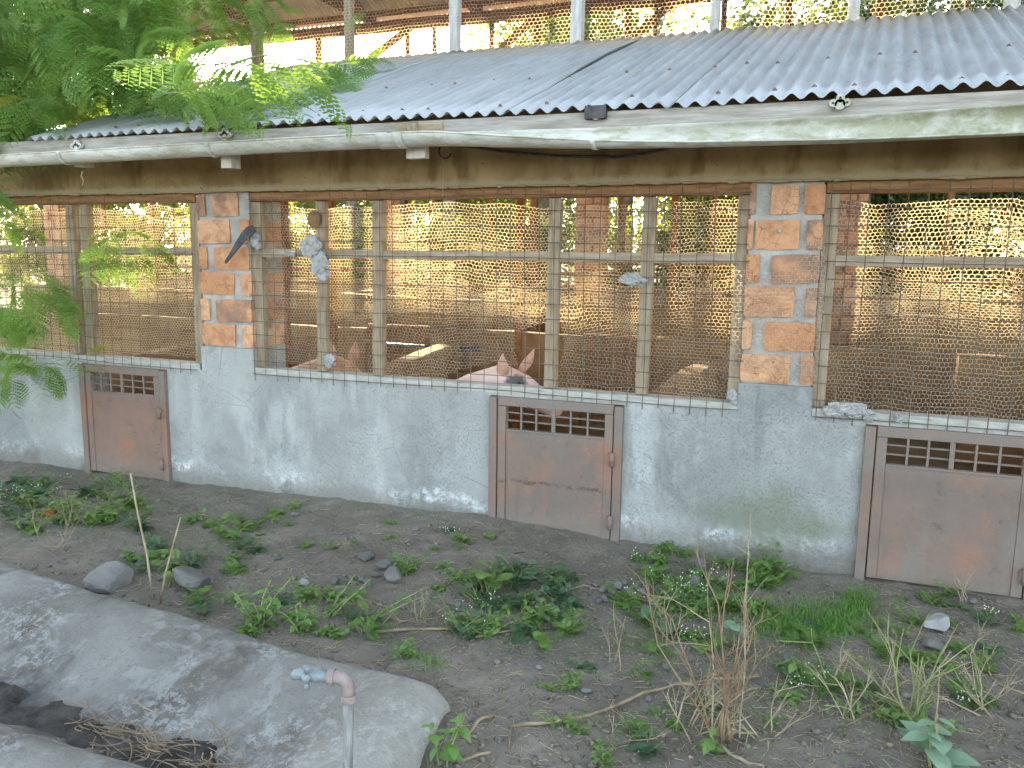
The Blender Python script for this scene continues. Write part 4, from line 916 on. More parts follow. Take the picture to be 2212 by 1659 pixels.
# ------------------------------------------------------------------ plants
def leaf_shape(L=1., W=.5, kind='ovate', n_=6, bend=.25, fold=.18):
    V = []; 
    for i in range(n_+1):
        t = i/n_
        if kind == 'ovate': w = W*math.sin(math.pi*t**.75)**.9
        elif kind == 'round': w = W*math.sqrt(max(0, 1-(2*t-1)**2))
        else: w = W*math.sin(math.pi*t**.6)*(1+.35*math.sin(t*28))
        if t == 0 or t == 1: w = W*.03
        z = -bend*t*t*L
        V += [(t*L, -w/2, z+fold*w/2), (t*L, 0, z), (t*L, w/2, z+fold*w/2)]
    F = [(i*3+k, i*3+k+1, (i+1)*3+k+1, (i+1)*3+k) for i in range(n_) for k in range(2)]
    return np.array(V), np.array(F)
def lobed_leaf(L=1., seed=0):
    V, F = [], []; rnd = random.Random(seed)
    def quad(p, d, l, w):
        d = np.array(d)/np.linalg.norm(d); s = np.array([-d[1], d[0], 0]); b = len(V); p = np.array(p)
        V.extend([p-s*w*.25, p+d*l*.5-s*w*.5+np.array([0, 0, .02]), p+d*l+np.array([0, 0, -.03*l]), p+d*l*.5+s*w*.5+np.array([0, 0, .02])]); F.append((b, b+1, b+2, b+3))
    for i in range(1, 7):
        t = i/7; p = (t*L, 0, -.2*t*t*L); l = L*.36*math.sin(math.pi*(t*.8+.15))
        for s in (-1, 1):
            quad(p, (.6, s, 0), l, l*.36); quad(np.array(p)+np.array([.3*l, .45*s*l, 0]), (1, .2*s, 0), l*.45, l*.25); quad(np.array(p)+np.array([.15*l, .5*s*l, 0]), (.0, s, 0), l*.5, l*.25)
    quad((.85*L, 0, -.15*L), (1, 0, -.1), .25*L, .1*L); quad((0, 0, 0), (1, 0, -.1), .9*L, .03*L)
    return np.array(V), np.array(F)
LV = {'ovate': leaf_shape(), 'round': leaf_shape(1, .85, 'round', 7, .2, .12), 'narrow': leaf_shape(1, .28), 'wide': leaf_shape(1, .66, 'ovate', 9, .35, .08), 'lobed': lobed_leaf(), 'toothed': leaf_shape(1, .6, 'toothed', 10, .25, .15)}
LEAFMESH = {}
def leaf_mesh(kind, mat):
    k = (kind, mat)
    if k not in LEAFMESH: LEAFMESH[k] = mesh_np('leaf', LV[kind][0], LV[kind][1], M[mat], kind != 'lobed')
    return LEAFMESH[k]
def rotm(az, el, roll): return np.array(Euler((roll, -el, az), 'XYZ').to_matrix())
def plant(name, x, y, label, group, kind, mat, n_stem, height, n_leaf, lsize, seed, split=False, spread=.35, stem='greenstem', flowers=0, cat='weed', bare=0.0, srad=.0022, lean=(0, 0)):
    rnd = random.Random(seed); z0 = g1(x, y); root = thing(name, (x, y, z0), label, cat, group); stm = MB(); LVs, LFs = [], []; fl = MB(); nb = 0
    for s in range(n_stem):
        az = rnd.uniform(0, 6.28); h = height*rnd.uniform(.6, 1.05); sp = spread*h*rnd.uniform(.3, 1.2); bx, by = x+rnd.gauss(0, .012), y+rnd.gauss(0, .012)
        pts = [(bx+math.cos(az)*sp*t**1.3+lean[0]*t+rnd.gauss(0, .003), by+math.sin(az)*sp*t**1.3+lean[1]*t+rnd.gauss(0, .003), z0-.008+h*t*(1-.12*t)) for t in np.linspace(0, 1, 6)]
        stm.tube(pts, [srad, srad*.95, srad*.85, srad*.7, srad*.55, srad*.35], 5)
        nl = max(1, int(n_leaf/n_stem)); P = np.array(pts)
        for k in range(nl):
            t = bare+(1-bare)*((k+.6+rnd.uniform(-.3, .3))/nl); t = min(max(t, .03), 1.0)*5; i = min(int(t), 4); p = P[i]*(1-(t-i))+P[i+1]*(t-i)
            a = k*2.4+rnd.uniform(-.5, .5); e = rnd.uniform(-.25, .6); sc = lsize*rnd.uniform(.6, 1.15)*(1.0 if t < 4 else .7)
            if split: link('leaf', leaf_mesh(kind, mat), root, tuple(p), (rnd.uniform(-.3, .3), -e, a), (sc, sc, sc))
            else:
                V_, F_ = LV[kind]; LVs.append((V_*sc)@rotm(a, e, rnd.uniform(-.4, .4)).T+p); LFs.append(F_+nb); nb += len(V_)
        for k in range(flowers):
            p = P[-1]+np.array([rnd.gauss(0, .015), rnd.gauss(0, .015), rnd.uniform(-.01, .012)]); fl.ball(tuple(p), .0024, 6, 4)
    stm.build('stem', M[stem], root)
    if LVs: add_np('foliage', np.concatenate(LVs), np.concatenate(LFs), M[mat], root, kind != 'lobed')
    if fl.v: fl.build('flowers', M['flower'], root)['kind'] = 'stuff'
    return root
def gpt(u, v): 
    p = onZ(u, v, 0); 
    for _ in range(3): p = onZ(u, v, g1(p[0], p[1]))
    return float(p[0]), float(p[1])
PX = lambda u, v, L: L/FPX*float((onZ(u, v, 0)-CAM)@_f)      # pixel length -> metres at a ground pixel

# notable plants
x, y = gpt(1055, 1290); plant('round_leaf_plant', x, y, 'plant with large round dark green leaves in the middle weed patch', None, 'round', 'weed', 6, .14, 20, .085, 11, True, .5, 'greenstem', 0, 'plant', .55, .003)
x, y = gpt(1172, 1405); plant('bright_seedling', x, y, 'bright light green seedling alone on the bare soil in front of the middle weeds', None, 'round', 'weedb', 3, .085, 14, .042, 12, True, .45, 'greenstem', 0, 'seedling', .4, .0025)
x, y = gpt(2015, 1655); plant('velvet_plant', x, y, 'pale grey-green velvety plant with big leaves at the lower right', None, 'wide', 'velvet', 2, .20, 13, .105, 13, True, .15, 'greenstem', 0, 'plant', .15, .006)
x, y = gpt(958, 1655); plant('leafy_shoot', x, y, 'light green leafy shoot at the bottom edge right of the trough', None, 'ovate', 'weedb', 3, .20, 24, .055, 14, True, .35, 'greenstem', 0, 'plant', .2, .003)
x, y = gpt(560, 1352); plant('leafy_shrub', x, y, 'bushy green leafed shrub with woody stalks against the trough rim', None, 'ovate', 'weedb', 7, .20, 80, .048, 15, True, .6, 'palestem', 0, 'shrub', .1, .003)
x, y = gpt(655, 1362); plant('leafy_shrub', x, y, 'smaller leafy shrub right of the bushy one beside the trough', None, 'ovate', 'weedb', 5, .14, 44, .048, 16, True, .6, 'palestem', 0, 'shrub', .1, .003)
x, y = gpt(700, 1330); plant('leaning_sprout', x, y, 'cut sprout leaning to the upper right towards the stone heap, with small leaves', None, 'ovate', 'weedb', 3, .18, 46, .040, 17, True, .25, 'palestem', 0, 'shrub', .0, .0032, (.13, .10))
x, y = gpt(790, 1340); plant('leaning_sprout', x, y, 'pale sprout stalk leaning right in front of the stone heap, few leaves', None, 'ovate', 'weedb', 2, .15, 26, .038, 18, True, .25, 'palestem', 0, 'shrub', .1, .0032, (.17, .10))
x, y = gpt(150, 1135); plant('leafy_shrub', x, y, 'leafy weed clump with woody stalks left of the left gate', None, 'ovate', 'weed', 7, .24, 90, .046, 19, True, .45, 'stem', 0, 'shrub', .15, .0032)
x, y = gpt(365, 1262); plant('round_leaf_plant', x, y, 'small round-leaved plant between the two boulders', None, 'round', 'weed', 2, .09, 9, .042, 20, True, .4, 'greenstem', 0, 'plant', .4, .003)
x, y = gpt(590, 1128); plant('round_leaf_plant', x, y, 'small broad-leaved plant alone in the bare soil by the long wall', None, 'round', 'weed', 2, .08, 8, .045, 21, True, .4, 'greenstem', 0, 'plant', .4, .003)
x, y = gpt(888, 1095); plant('bright_seedling', x, y, 'bright green seedling at the foot of the long wall left of the middle gate', None, 'toothed', 'weedb', 2, .10, 9, .05, 22, True, .3, 'greenstem', 0, 'seedling', .4, .0025)
x, y = gpt(1025, 1120); plant('bright_seedling', x, y, 'low bright green tuft at the foot of the wall beside the middle gate', None, 'toothed', 'weedb', 3, .03, 10, .035, 23, True, .8, 'greenstem', 0, 'seedling', .4, .0025)
x, y = gpt(1580, 1400); plant('round_leaf_plant', x, y, 'pale round leaves growing up inside the reddish dry shrub', None, 'round', 'velvet', 2, .16, 8, .065, 24, True, .2, 'greenstem', 0, 'plant', .5, .003)
x, y = gpt(1725, 1478); plant('toothed_plant', x, y, 'drooping three-leaved sprig on bare soil right of the reddish dry shrub', None, 'ovate', 'weed', 1, .09, 6, .06, 25, True, .5, 'greenstem', 0, 'plant', .5, .0025)
x, y = gpt(1540, 1625); plant('toothed_plant', x, y, 'dark green toothed rosette at the foot of the reddish dry shrub', None, 'toothed', 'weed', 3, .07, 14, .05, 26, True, .5, 'greenstem', 0, 'plant', .2, .003)
x, y = gpt(330, 1030); plant('climbing_stem', x, y, 'tall thin leafy stem leaning right across the left gate', None, 'toothed', 'weed', 2, .34, 26, .035, 27, False, .2, 'palestem', 0, 'plant', .25, .003, (.16, 0))
x, y = gpt(2120, 1445); plant('leafy_shrub', x, y, 'low leafy green bush near the right edge in front of the right gate', None, 'ovate', 'weed', 7, .10, 54, .045, 28, True, .9, 'stem', 0, 'shrub', .2, .0028)
x, y = gpt(1940, 1375); plant('leafy_shrub', x, y, 'leafy green weed just left of the pale concrete chunk', None, 'ovate', 'weed', 4, .11, 26, .038, 29, True, .6, 'greenstem', 0, 'shrub', .2, .0028)
x, y = gpt(1640, 1232); plant('leafy_shrub', x, y, 'tallest leafy weed against the wall between the middle and right gates', None, 'ovate', 'weedb', 5, .10, 34, .038, 30, True, .6, 'greenstem', 0, 'shrub', .2, .0028)
x, y = gpt(880, 1418); plant('trailing_weed', x, y, 'low leafy clump growing over the trough rim corner', None, 'round', 'weedb', 9, .07, 60, .024, 31, False, 1.1, 'greenstem', 0, 'weed', .2, .002)

# scattered weeds by zone (true ground positions)
def zone(n_, box, kinds, where, group, seed, h=(.04, .10), ls=(.018, .034), fl=.04):
    rnd = random.Random(seed); spots = []
    for i in range(n_):
        for _ in range(20):
            u = rnd.uniform(box[0], box[2]); v = rnd.uniform(box[1], box[3]); x, y = gpt(u, v)
            if okpt(x, y): spots.append((u, x, y)); break
    spots.sort()
    for i, (u, x, y) in enumerate(spots):
        kind, mat = rnd.choice(kinds); hh = rnd.uniform(*h); f_ = rnd.randint(1, 3) if rnd.random() < fl else 0
        look = {'ovate': 'leafy', 'toothed': 'tooth-leaved', 'lobed': 'ferny'}[kind]
        label = ORD[i]+' weed from the left '+where+', '+look+(', white-flowered' if f_ else '')
        plant('small_weed', x, y, label, group, kind, mat, rnd.randint(5, 10), hh*rnd.uniform(.7, 1.6), rnd.randint(50, 84) if kind != 'lobed' else rnd.randint(20, 34), rnd.uniform(*ls)*(1.12 if kind != 'lobed' else 2.3), seed*100+i, False, 1.15, 'greenstem', f_, 'weed', .1, .0016)
def okpt(x, y): return y < -.04 and not (x < slab_right(y)+.03 and y < slab_far(min(x, -1.06))+.02 and x > -3.5)
WK = [('ovate', 'weed'), ('ovate', 'weedb'), ('toothed', 'weed'), ('lobed', 'weedg'), ('lobed', 'weed')]
zone(26, (0, 1050, 300, 1160), [('ovate', 'weed'), ('lobed', 'weedg'), ('toothed', 'weed')], 'in the patch left of the left gate', 'weeds left of the left gate', 1, (.06, .13), (.025, .042))
zone(42, (860, 1225, 1240, 1375), WK, 'in the dense patch before the middle gate', 'weeds in front of the middle gate', 2, (.04, .09))
zone(42, (1330, 1180, 1690, 1330), [('ovate', 'weed'), ('ovate', 'weedb'), ('toothed', 'weedb'), ('lobed', 'weed')], 'by the wall between middle and right gates', 'weeds between the middle and right gates', 3, (.04, .09), (.022, .036))
zone(14, (1390, 1290, 1560, 1420), WK, 'just below the pebble bed', 'weeds beside the pebble bed', 4)
zone(16, (430, 1280, 800, 1380), WK, 'in the strip behind the trough rim', 'weeds behind the trough rim', 5, (.03, .07))
zone(18, (280, 1080, 560, 1270), [('lobed', 'weedg'), ('ovate', 'weed'), ('lobed', 'weed')], 'on the soil before the left gate', 'weeds in front of the left gate', 6, (.03, .08))
zone(30, (1680, 1330, 2212, 1600), WK, 'among the right foreground stalks', 'weeds in the right foreground', 7, (.03, .07))
zone(18, (1180, 1430, 1720, 1650), WK, 'on the bare foreground soil', 'weeds on the bare foreground soil', 8, (.02, .05), (.014, .024))
zone(16, (560, 1060, 1300, 1200), WK, 'on the bare strip along the wall', 'weeds on the bare strip along the wall', 9, (.02, .045), (.014, .024))
zone(9, (1790, 1270, 2200, 1360), WK, 'close before the right gate', 'weeds in front of the right gate', 10, (.02, .05), (.014, .024))

# grass patch
def grass(n_, pts, name, label):
    rnd = np.random.RandomState(3); V = []; F = []
    for k in range(n_):
        u, v, su, sv = pts[rnd.randint(len(pts))]; x, y = None, None
        uu, vv = rnd.normal(u, su), rnd.normal(v, sv); p = onZ(uu, vv, .01); x, y = p[0], p[1]
        if y > -.05: continue
        z = g1(x, y); h = rnd.uniform(.02, .05); az = rnd.uniform(0, 6.28); ln = rnd.uniform(.2, .9)*h; w = rnd.uniform(.0013, .0024); d = np.array([math.cos(az), math.sin(az)]); s = np.array([-d[1], d[0]]); b = len(V)
        for t in (0, .45, .8, 1):
            c = np.array([x, y])+d*ln*t**1.6; ww = w*(1-t*.85); hz = z-.004+h*t*(1-.25*t)
            V.append((c[0]-s[0]*ww, c[1]-s[1]*ww, hz)); V.append((c[0]+s[0]*ww, c[1]+s[1]*ww, hz))
        F += [(b+2*i, b+2*i+1, b+2*i+3, b+2*i+2) for i in range(3)]
    return tag(link(name, mesh_np(name, np.array(V), np.array(F), M['grassm'], True)), label, 'grass', None, 'stuff')
grass(4000, [(1740, 1340, 55, 22), (1810, 1345, 40, 18), (1690, 1350, 40, 15), (1850, 1305, 22, 14), (1770, 1362, 45, 12)], 'grass_patch', 'patch of short bright green grass in front of the right gate')
grass(420, [(1500, 1260, 60, 30), (925, 1435, 22, 10), (1100, 1310, 90, 40), (1560, 1240, 60, 25), (1470, 1300, 40, 20)], 'grass_blades', 'sparse green grass blades between the weeds')

# tiny uncountable seedlings that knit the weed clumps together
def seedlings():
    rnd = np.random.RandomState(8); V = []; F = []
    Z_ = [(150, 1105, 120, 30), (1040, 1300, 120, 45), (1500, 1260, 110, 45), (620, 1335, 130, 25), (1900, 1440, 170, 60), (420, 1170, 120, 50), (1450, 1370, 80, 40), (1620, 1330, 90, 50), (1250, 1330, 160, 60), (1600, 1540, 250, 60)]
    n_ = 0
    while n_ < 6500:
        q = Z_[rnd.randint(len(Z_))]; u, v = rnd.normal(q[0], q[2]), rnd.normal(q[1], q[3]); x, y = onZ(u, v, 0)[:2]
        if not okpt(x, y) or vnoise(np.array([x*5, y*5, 3.])) < -.15: continue
        z = g1(x, y)+rnd.uniform(.003, .028); a = rnd.uniform(0, 6.28); l = rnd.uniform(.006, .016); d = np.array([math.cos(a), math.sin(a), rnd.uniform(-.2, .6)]); t = np.array([-d[1], d[0], rnd.uniform(-.3, .3)])*l*.32; p = np.array([x, y, z]); b = len(V)
        V += [p, p+d*l*.5+t+np.array([0, 0, l*.1]), p+d*l, p+d*l*.5-t+np.array([0, 0, l*.1])]; F.append((b, b+1, b+2, b+3)); n_ += 1
    tag(link('seedlings', mesh_np('seedlings', np.array(V), np.array(F), M['weed'])), 'carpet of tiny green seedlings between the weeds', 'seedlings', None, 'stuff')
seedlings()

# dry shrubs and sticks
def branchy(mb, p, d, l, r_, depth, rnd, curl=.25, nchild=(2, 3)):
    pts = [np.array(p)]; d = np.array(d)/np.linalg.norm(d); k = 5
    for i in range(k): d = d+np.array([rnd.gauss(0, curl*.35), rnd.gauss(0, curl*.35), rnd.gauss(0, curl*.25)]); d /= np.linalg.norm(d); pts.append(pts[-1]+d*l/k)
    mb.tube([tuple(q) for q in pts], [r_*(1-.11*i) for i in range(k+1)], 5)
    if depth > 0:
        for _ in range(rnd.randint(*nchild)):
            i = rnd.randint(2, k); nd = d+np.array([rnd.gauss(0, .5), rnd.gauss(0, .5), rnd.gauss(.1, .4)]); branchy(mb, pts[i], nd, l*rnd.uniform(.35, .65), r_*.6, depth-1, rnd, curl, nchild)
def dry_shrub(name, x, y, n_, h, spread, mat, label, seed, r_=.0035, depth=1, cat='dry shrub'):
    rnd = random.Random(seed); z = g1(x, y); root = thing(name, (x, y, z), label, cat)
    for i in range(n_):
        mb = MB(); a = rnd.uniform(0, 6.28); s = rnd.uniform(0, spread); branchy(mb, (x+rnd.gauss(0, .02), y+rnd.gauss(0, .02), z-.01), (math.cos(a)*s, math.sin(a)*s*.8, 1), h*rnd.uniform(.55, 1.0), r_*rnd.uniform(.7, 1.1), depth, rnd); mb.build('stalk', M[mat] if rnd.random() < .7 else M['palestem'], root)
    return root
x, y = gpt(1560, 1600); dry_shrub('dry_shrub', x, y, 11, .46, .34, 'redstem', 'tall reddish bare-stalked shrub standing in the right foreground soil', 3, .0042, 2)
x, y = gpt(1985, 1560); dry_shrub('dry_shrub', x, y, 10, .28, .6, 'greenstem', 'cut greenish shrub stalks behind the velvety plant', 4, .004, 1)
x, y = gpt(1340, 1435); dry_shrub('dry_shrub', x, y, 3, .22, .3, 'stem', 'thin grey upright twig with tips of green left of the pebble bed', 5, .0028, 1)
x, y = gpt(1440, 1400); dry_shrub('dry_shrub', x, y, 4, .20, .6, 'stem', 'small leafless brown twig bush right of the pebble bed', 6, .0028, 2)
x, y = gpt(1500, 1590); dry_shrub('dry_shrub', x, y, 8, .24, 2.2, 'palestem', 'pale dead twigs sprawling left of the reddish shrub', 8, .0034, 2)
x, y = gpt(1660, 1590); dry_shrub('dry_shrub', x, y, 7, .22, 4.0, 'palestem', 'flattened pale twigs lying right of the reddish shrub', 31, .003, 2)
x, y = gpt(1830, 1560); dry_shrub('dry_shrub', x, y, 6, .20, 4.0, 'stem', 'flattened brown twigs lying on the soil left of the velvety plant', 32, .003, 2)
x, y = gpt(2120, 1540); dry_shrub('dry_shrub', x, y, 8, .22, 2.5, 'palestem', 'dry pale stalks right of the velvety plant at the picture edge', 33, .0028, 2)
x, y = gpt(1920, 1500); dry_shrub('dry_shrub', x, y, 7, .18, 2.0, 'greenstem', 'low tangle of cut greenish stalks in front of the pale concrete chunk', 34, .0028, 2)
x, y = gpt(1330, 1600); dry_shrub('dry_shrub', x, y, 4, .16, 5.0, 'stem', 'small flat twig tangle below the long curved stick', 35, .0024, 2)
x, y = gpt(900, 1345); dry_shrub('dry_shrub', x, y, 5, .15, 4.0, 'palestem', 'dry pale twigs lying left of the middle weed patch', 36, .002, 2)
x, y = gpt(120, 1190); dry_shrub('dry_shrub', x, y, 6, .2, 2.5, 'stem', 'dry brown twigs behind the left end of the trough', 37, .0024, 2)
x, y = gpt(2080, 1300); dry_shrub('dry_shrub', x, y, 5, .18, 1.0, 'palestem', 'small pale twiggy bush in front of the right gate', 9, .002, 1)
x, y = gpt(1800, 1480); dry_shrub('dry_shrub', x, y, 3, .20, .9, 'greenstem', 'bent green-grey stalk curving right over the bare soil', 10, .004, 1)
def stick(pts, r_, label, mat='stem', name='stick', cat='stick', group=None):
    P = []
    for u, v, h in pts: x, y = gpt(u, v); P.append((x, y, g1(x, y)+r_*.6+h))
    n_ = len(P); Q = []
    for i in range(n_-1):
        for t in (0, .33, .66): q = np.array(P[i])*(1-t)+np.array(P[i+1])*t; Q.append(tuple(q+np.random.RandomState(int(pts[0][0])+i*3+int(t*10)).normal(0, r_*.35, 3)))
    Q.append(P[-1]); return tag(MB().tube(Q, [r_*(1-.4*i/len(Q)) for i in range(len(Q))], 7).build(name, M[mat], None, smooth=True, loc=P[0]), label, cat, group)
stick([(1105, 1572, 0), (1200, 1566, .005), (1300, 1540, .0), (1390, 1503, .01), (1500, 1482, .012), (1640, 1468, .01)], .0065, 'long curved grey stick lying across the bare foreground soil')
stick([(1105, 1572, 0), (1100, 1610, 0), (1102, 1632, 0)], .0035, 'short forked root hanging from the left end of the long stick')
stick([(800, 1366, 0), (900, 1362, .005), (1000, 1362, .0)], .007, 'straight dark stick lying between the trough and the middle weeds')
stick([(1068, 1548, 0), (1035, 1560, .004), (1010, 1590, 0)], .006, 'short bent grey stick right of the trough corner')
stick([(980, 1648, 0), (1060, 1628, 0)], .006, 'pale short stick at the bottom edge right of the leafy shoot')
stick([(800, 1300, 0), (858, 1318, 0)], .004, 'pale broken twig in front of the stone heap', 'palestem')
stick([(1030, 1378, 0), (1100, 1366, 0), (1160, 1372, 0)], .005, 'brown root lying beside the bright seedling')
stick([(1545, 1610, 0), (1600, 1645, 0), (1650, 1658, 0)], .007, 'thick pale root at the foot of the reddish shrub', 'palestem')
stick([(1500, 1555, .02), (1540, 1500, .03), (1580, 1470, .03)], .004, 'grey dead branch end under the reddish shrub')
stick([(1860, 1500, .0), (1950, 1545, .02), (2050, 1575, 0)], .006, 'brown fallen branch left of the velvety plant')
stick([(2160, 1480, 0), (2212, 1500, 0)], .004, 'thin twig at the right edge of the soil')
stick([(1230, 1277, .005), (1260, 1270, .01), (1300, 1276, .004)], .004, 'yellowish curved stalk beside the pebble bed', 'palestem')
stick([(1700, 1232, .02), (1790, 1210, .03)], .003, 'dry straw stalk bundle leaning over the grass patch', 'palestem')
# two tall stalks behind the trough
x, y = gpt(330, 1295); z = g1(x, y); s1 = onY(282, 1022, y+.02); 
tag(MB().tube([(x, y, z), tuple(np.array([x, y, z])*.65+s1*.35+np.array([.01, 0, .01])), tuple(np.array([x, y, z])*.3+s1*.7), tuple(s1)], [.005, .0045, .004, .0035], 8).build('dry_stalk', M['palestem'], None, smooth=True, loc=(x, y, z)), 'tall pale cut stalk standing between the boulders behind the trough', 'stalk')
x2, y2 = gpt(345, 1305); s2 = onY(390, 1118, y2); z = g1(x2, y2)
tag(MB().tube([(x2, y2, z), tuple(np.array([x2, y2, z])*.6+s2*.4+np.array([-.008, 0, 0])), tuple(s2)], [.005, .004, .003], 8).build('dry_stalk', M['stem'], None, smooth=True, loc=(x2, y2, z)), 'shorter grey stalk leaning right beside the tall pale stalk', 'stalk')

# uncountable litter: straw bits, grit, dead leaves
rs = np.random.RandomState(11); mb = MB()
def okpt(x, y): return y < -.04 and not (x < slab_right(y)+.02 and y < slab_far(min(x, -1.06))+.02 and x > -3.5)
cnt = 0
while cnt < 2000:
    if rs.rand() < .55: u, v = rs.choice([1580, 1900, 2050, 640, 1000, 250])+rs.normal(0, 140), rs.normal(1500 if rs.rand() < .6 else 1330, 80)
    else: u, v = rs.uniform(-60, 2300), rs.uniform(1030, 1680)
    if v < 1000: continue
    x, y = onZ(u, v, 0)[:2]
    if not okpt(x, y): continue
    cnt += 1; l = rs.uniform(.015, .075); t = rs.uniform(0, 6.28); k = rs.normal(0, .35); z = g1(x, y)+.001; pts = []
    for i in range(4): pts.append((x, y, z+rs.uniform(0, .006))); x += math.cos(t)*l/3; y += math.sin(t)*l/3; t += k/3
    mb.tube(pts, rs.uniform(.0004, .0011), 3, False)
tag(mb.build('straw_litter', M['straw'], None), 'dry straw bits and twiglets strewn over the soil', 'litter', None, 'stuff')
Vs, Fs = [], []; oc = np.array([(1, 0, 0), (-1, 0, 0), (0, 1, 0), (0, -1, 0), (0, 0, 1), (0, 0, -1)], float); of = np.array([(0, 2, 4), (2, 1, 4), (1, 3, 4), (3, 0, 4), (2, 0, 5), (1, 2, 5), (3, 1, 5), (0, 3, 5)])
cnt = 0
while cnt < 7000:
    u, v = rs.uniform(-100, 2320), rs.uniform(1010, 1700); x, y = onZ(u, v, 0)[:2]
    if not okpt(x, y): continue
    s = rs.lognormal(-5.55, .6); s = min(s, .016); Vs.append((oc+rs.normal(0, .25, (6, 3)))*s*np.array([1, 1, .7])+np.array([x, y, g1(x, y)+s*.25])); Fs.append(of+6*cnt); cnt += 1
tag(link('gravel', mesh_np('gravel', np.concatenate(Vs), np.concatenate(Fs), M['soil'], True)), 'dark soil crumbs and grit over the ground', 'gravel', None, 'stuff')
Vs, Fs = [], []; cnt = 0
while cnt < 420:
    u, v = rs.uniform(-60, 2300), rs.uniform(1040, 1690); x, y = onZ(u, v, 0)[:2]
    if not okpt(x, y): continue
    V_, F_ = LV['ovate']; s = rs.uniform(.008, .024); Vs.append((V_*s)@rotm(rs.uniform(0, 6.28), rs.normal(0, .25), rs.normal(0, .4)).T+np.array([x, y, g1(x, y)+.004])); Fs.append(F_+len(V_)*cnt); cnt += 1
tag(link('dead_leaves', mesh_np('dead_leaves', np.concatenate(Vs), np.concatenate(Fs), M['stem'])), 'small brown dead leaves strewn on the soil', 'litter', None, 'stuff')

# ------------------------------------------------------------------ feathery-leaved tree on the left
def frond(seed, L=.20, pairs=7, leaflets=9, droop=.5):
    rnd = random.Random(seed); V = []; F = []
    def q(p, d, l, w, n_):
        s = np.cross(n_, d); s /= np.linalg.norm(s)+1e-9; b = len(V); V.extend([p-s*w*.3, p+d*l*.55-s*w*.55, p+d*l, p+d*l*.55+s*w*.55]); F.append((b, b+1, b+2, b+3))
    def rp(t): return np.array([L*(t-.12*droop*t*t), 0, -droop*L*t*t*.8])
    for i in range(pairs):
        t = .16+.84*(i+.5)/pairs; p = rp(t); tg = rp(min(1, t+.05))-rp(t-.05); tg /= np.linalg.norm(tg)
        pl = L*(.44*math.sin(math.pi*(t*.72+.2))+.04)
        for s in (-1, 1):
            d = tg*.45+np.array([0, s*.9, 0]); d /= np.linalg.norm(d); up_ = np.cross(d, np.cross(np.array([0, 0, 1.]), d)); up_ /= np.linalg.norm(up_)
            for k in range(leaflets):
                f = (k+.5)/leaflets; c = p+d*pl*f-np.array([0, 0, 1])*pl*.35*f*f; ll = pl*.25*math.sin(math.pi*(.18+.75*f)); side = np.cross(up_, d)
                for ss in (-1, 1): dd = d*.35+side*ss; dd /= np.linalg.norm(dd); q(c, dd, ll*1.1, ll*.62, up_)
            q(p, d-np.array([0, 0, .25]), pl*.95, pl*.035, up_)
    q(np.array([0., 0, 0]), np.array([1, 0, -droop*.5])/np.linalg.norm([1, 0, droop*.5]), L*.9, L*.02, np.array([0, 0, 1.]))
    return np.array(V), np.array(F)
FR = [frond(i, .25, 6+i % 3, 7, .3+.22*i) for i in range(5)]
tree = thing('feathery_tree', (-6.3, .2, 0), 'feathery-leaved green tree spreading over the roof and screen on the left', 'tree')
rt = random.Random(21); br = MB(); FV, FF = [], []; nb = 0; YV, YF = [], []; ny_ = 0
def put_frond(p, az, el, roll, sc, yellow=False):
    global nb, ny_
    V_, F_ = rt.choice(FR); Q = (V_*sc)@rotm(az, el, roll).T+np.array(p)
    if yellow: YV.append(Q); YF.append(F_+ny_); ny_ += len(V_)
    else: FV.append(Q); FF.append(F_+nb); nb += len(V_)
br_tr = MB().tube([(-6.3, .2, -.1), (-6.28, .25, .7), (-6.2, .3, 1.5), (-6.05, .4, 2.3), (-5.9, .5, 3.0), (-5.8, .6, 3.9)], [.10, .085, .075, .065, .05, .03], 12).build('trunk', M['bark'], tree, smooth=True)
def shoot(p0, p1, n_, sc=1.0, sag=.05, r_=.006, yellow=0.0, el=(-1.1, .6)):
    p0 = np.array(p0, float); p1 = np.array(p1, float); d = p1-p0; L = np.linalg.norm(d); pts = [p0+d*t+np.array([0, 0, sag*math.sin(math.pi*t)]) for t in np.linspace(0, 1, 7)]
    br.tube([tuple(q) for q in pts], [r_*(1-.12*i) for i in range(7)], 5); az0 = math.atan2(d[1], d[0])
    for k in range(n_):
        t = .25+.75*(k+rt.random())/n_; q = p0+d*t+np.array([0, 0, sag*math.sin(math.pi*t)])
        put_frond(q, az0+rt.choice((-1, 1))*rt.uniform(.3, 1.35), rt.uniform(*el), rt.uniform(-1.1, 1.1), sc*rt.uniform(.75, 1.15), rt.random() < yellow)
    put_frond(p1, az0+rt.uniform(-.3, .3), rt.uniform(0, .4), 0, sc, False)
# mass over the roof edge: shoots fan out from limbs coming off the trunk
LIMBS = [((-6.1, .4, 2.0), (-5.0, -.2, 2.35)), ((-6.0, .4, 2.5), (-4.6, .5, 2.75)), ((-5.95, .5, 2.8), (-4.4, 1.1, 3.0)), ((-5.9, .5, 3.0), (-4.8, .2, 3.2)), ((-6.15, .3, 1.6), (-5.2, -.45, 1.7))]
for a, b in LIMBS: MB().tube([a, tuple(np.array(a)*.5+np.array(b)*.5+np.array([0, 0, .08])), b], [.035, .025, .014], 7).build('branch', M['bark'], tree, smooth=True)
def poly_in(u, v, P):
    c = False; j = len(P)-1
    for i in range(len(P)):
        if (P[i][1] > v) != (P[j][1] > v) and u < (P[j][0]-P[i][0])*(v-P[i][1])/(P[j][1]-P[i][1])+P[i][0]: c = not c
        j = i
    return c
MASS = [(-500, -200), (330, -200), (365, 40), (330, 90), (420, 150), (450, 190), (430, 215), (300, 235), (180, 255), (60, 285), (40, 320), (-500, 420)]
cnt = 0; tries = 0
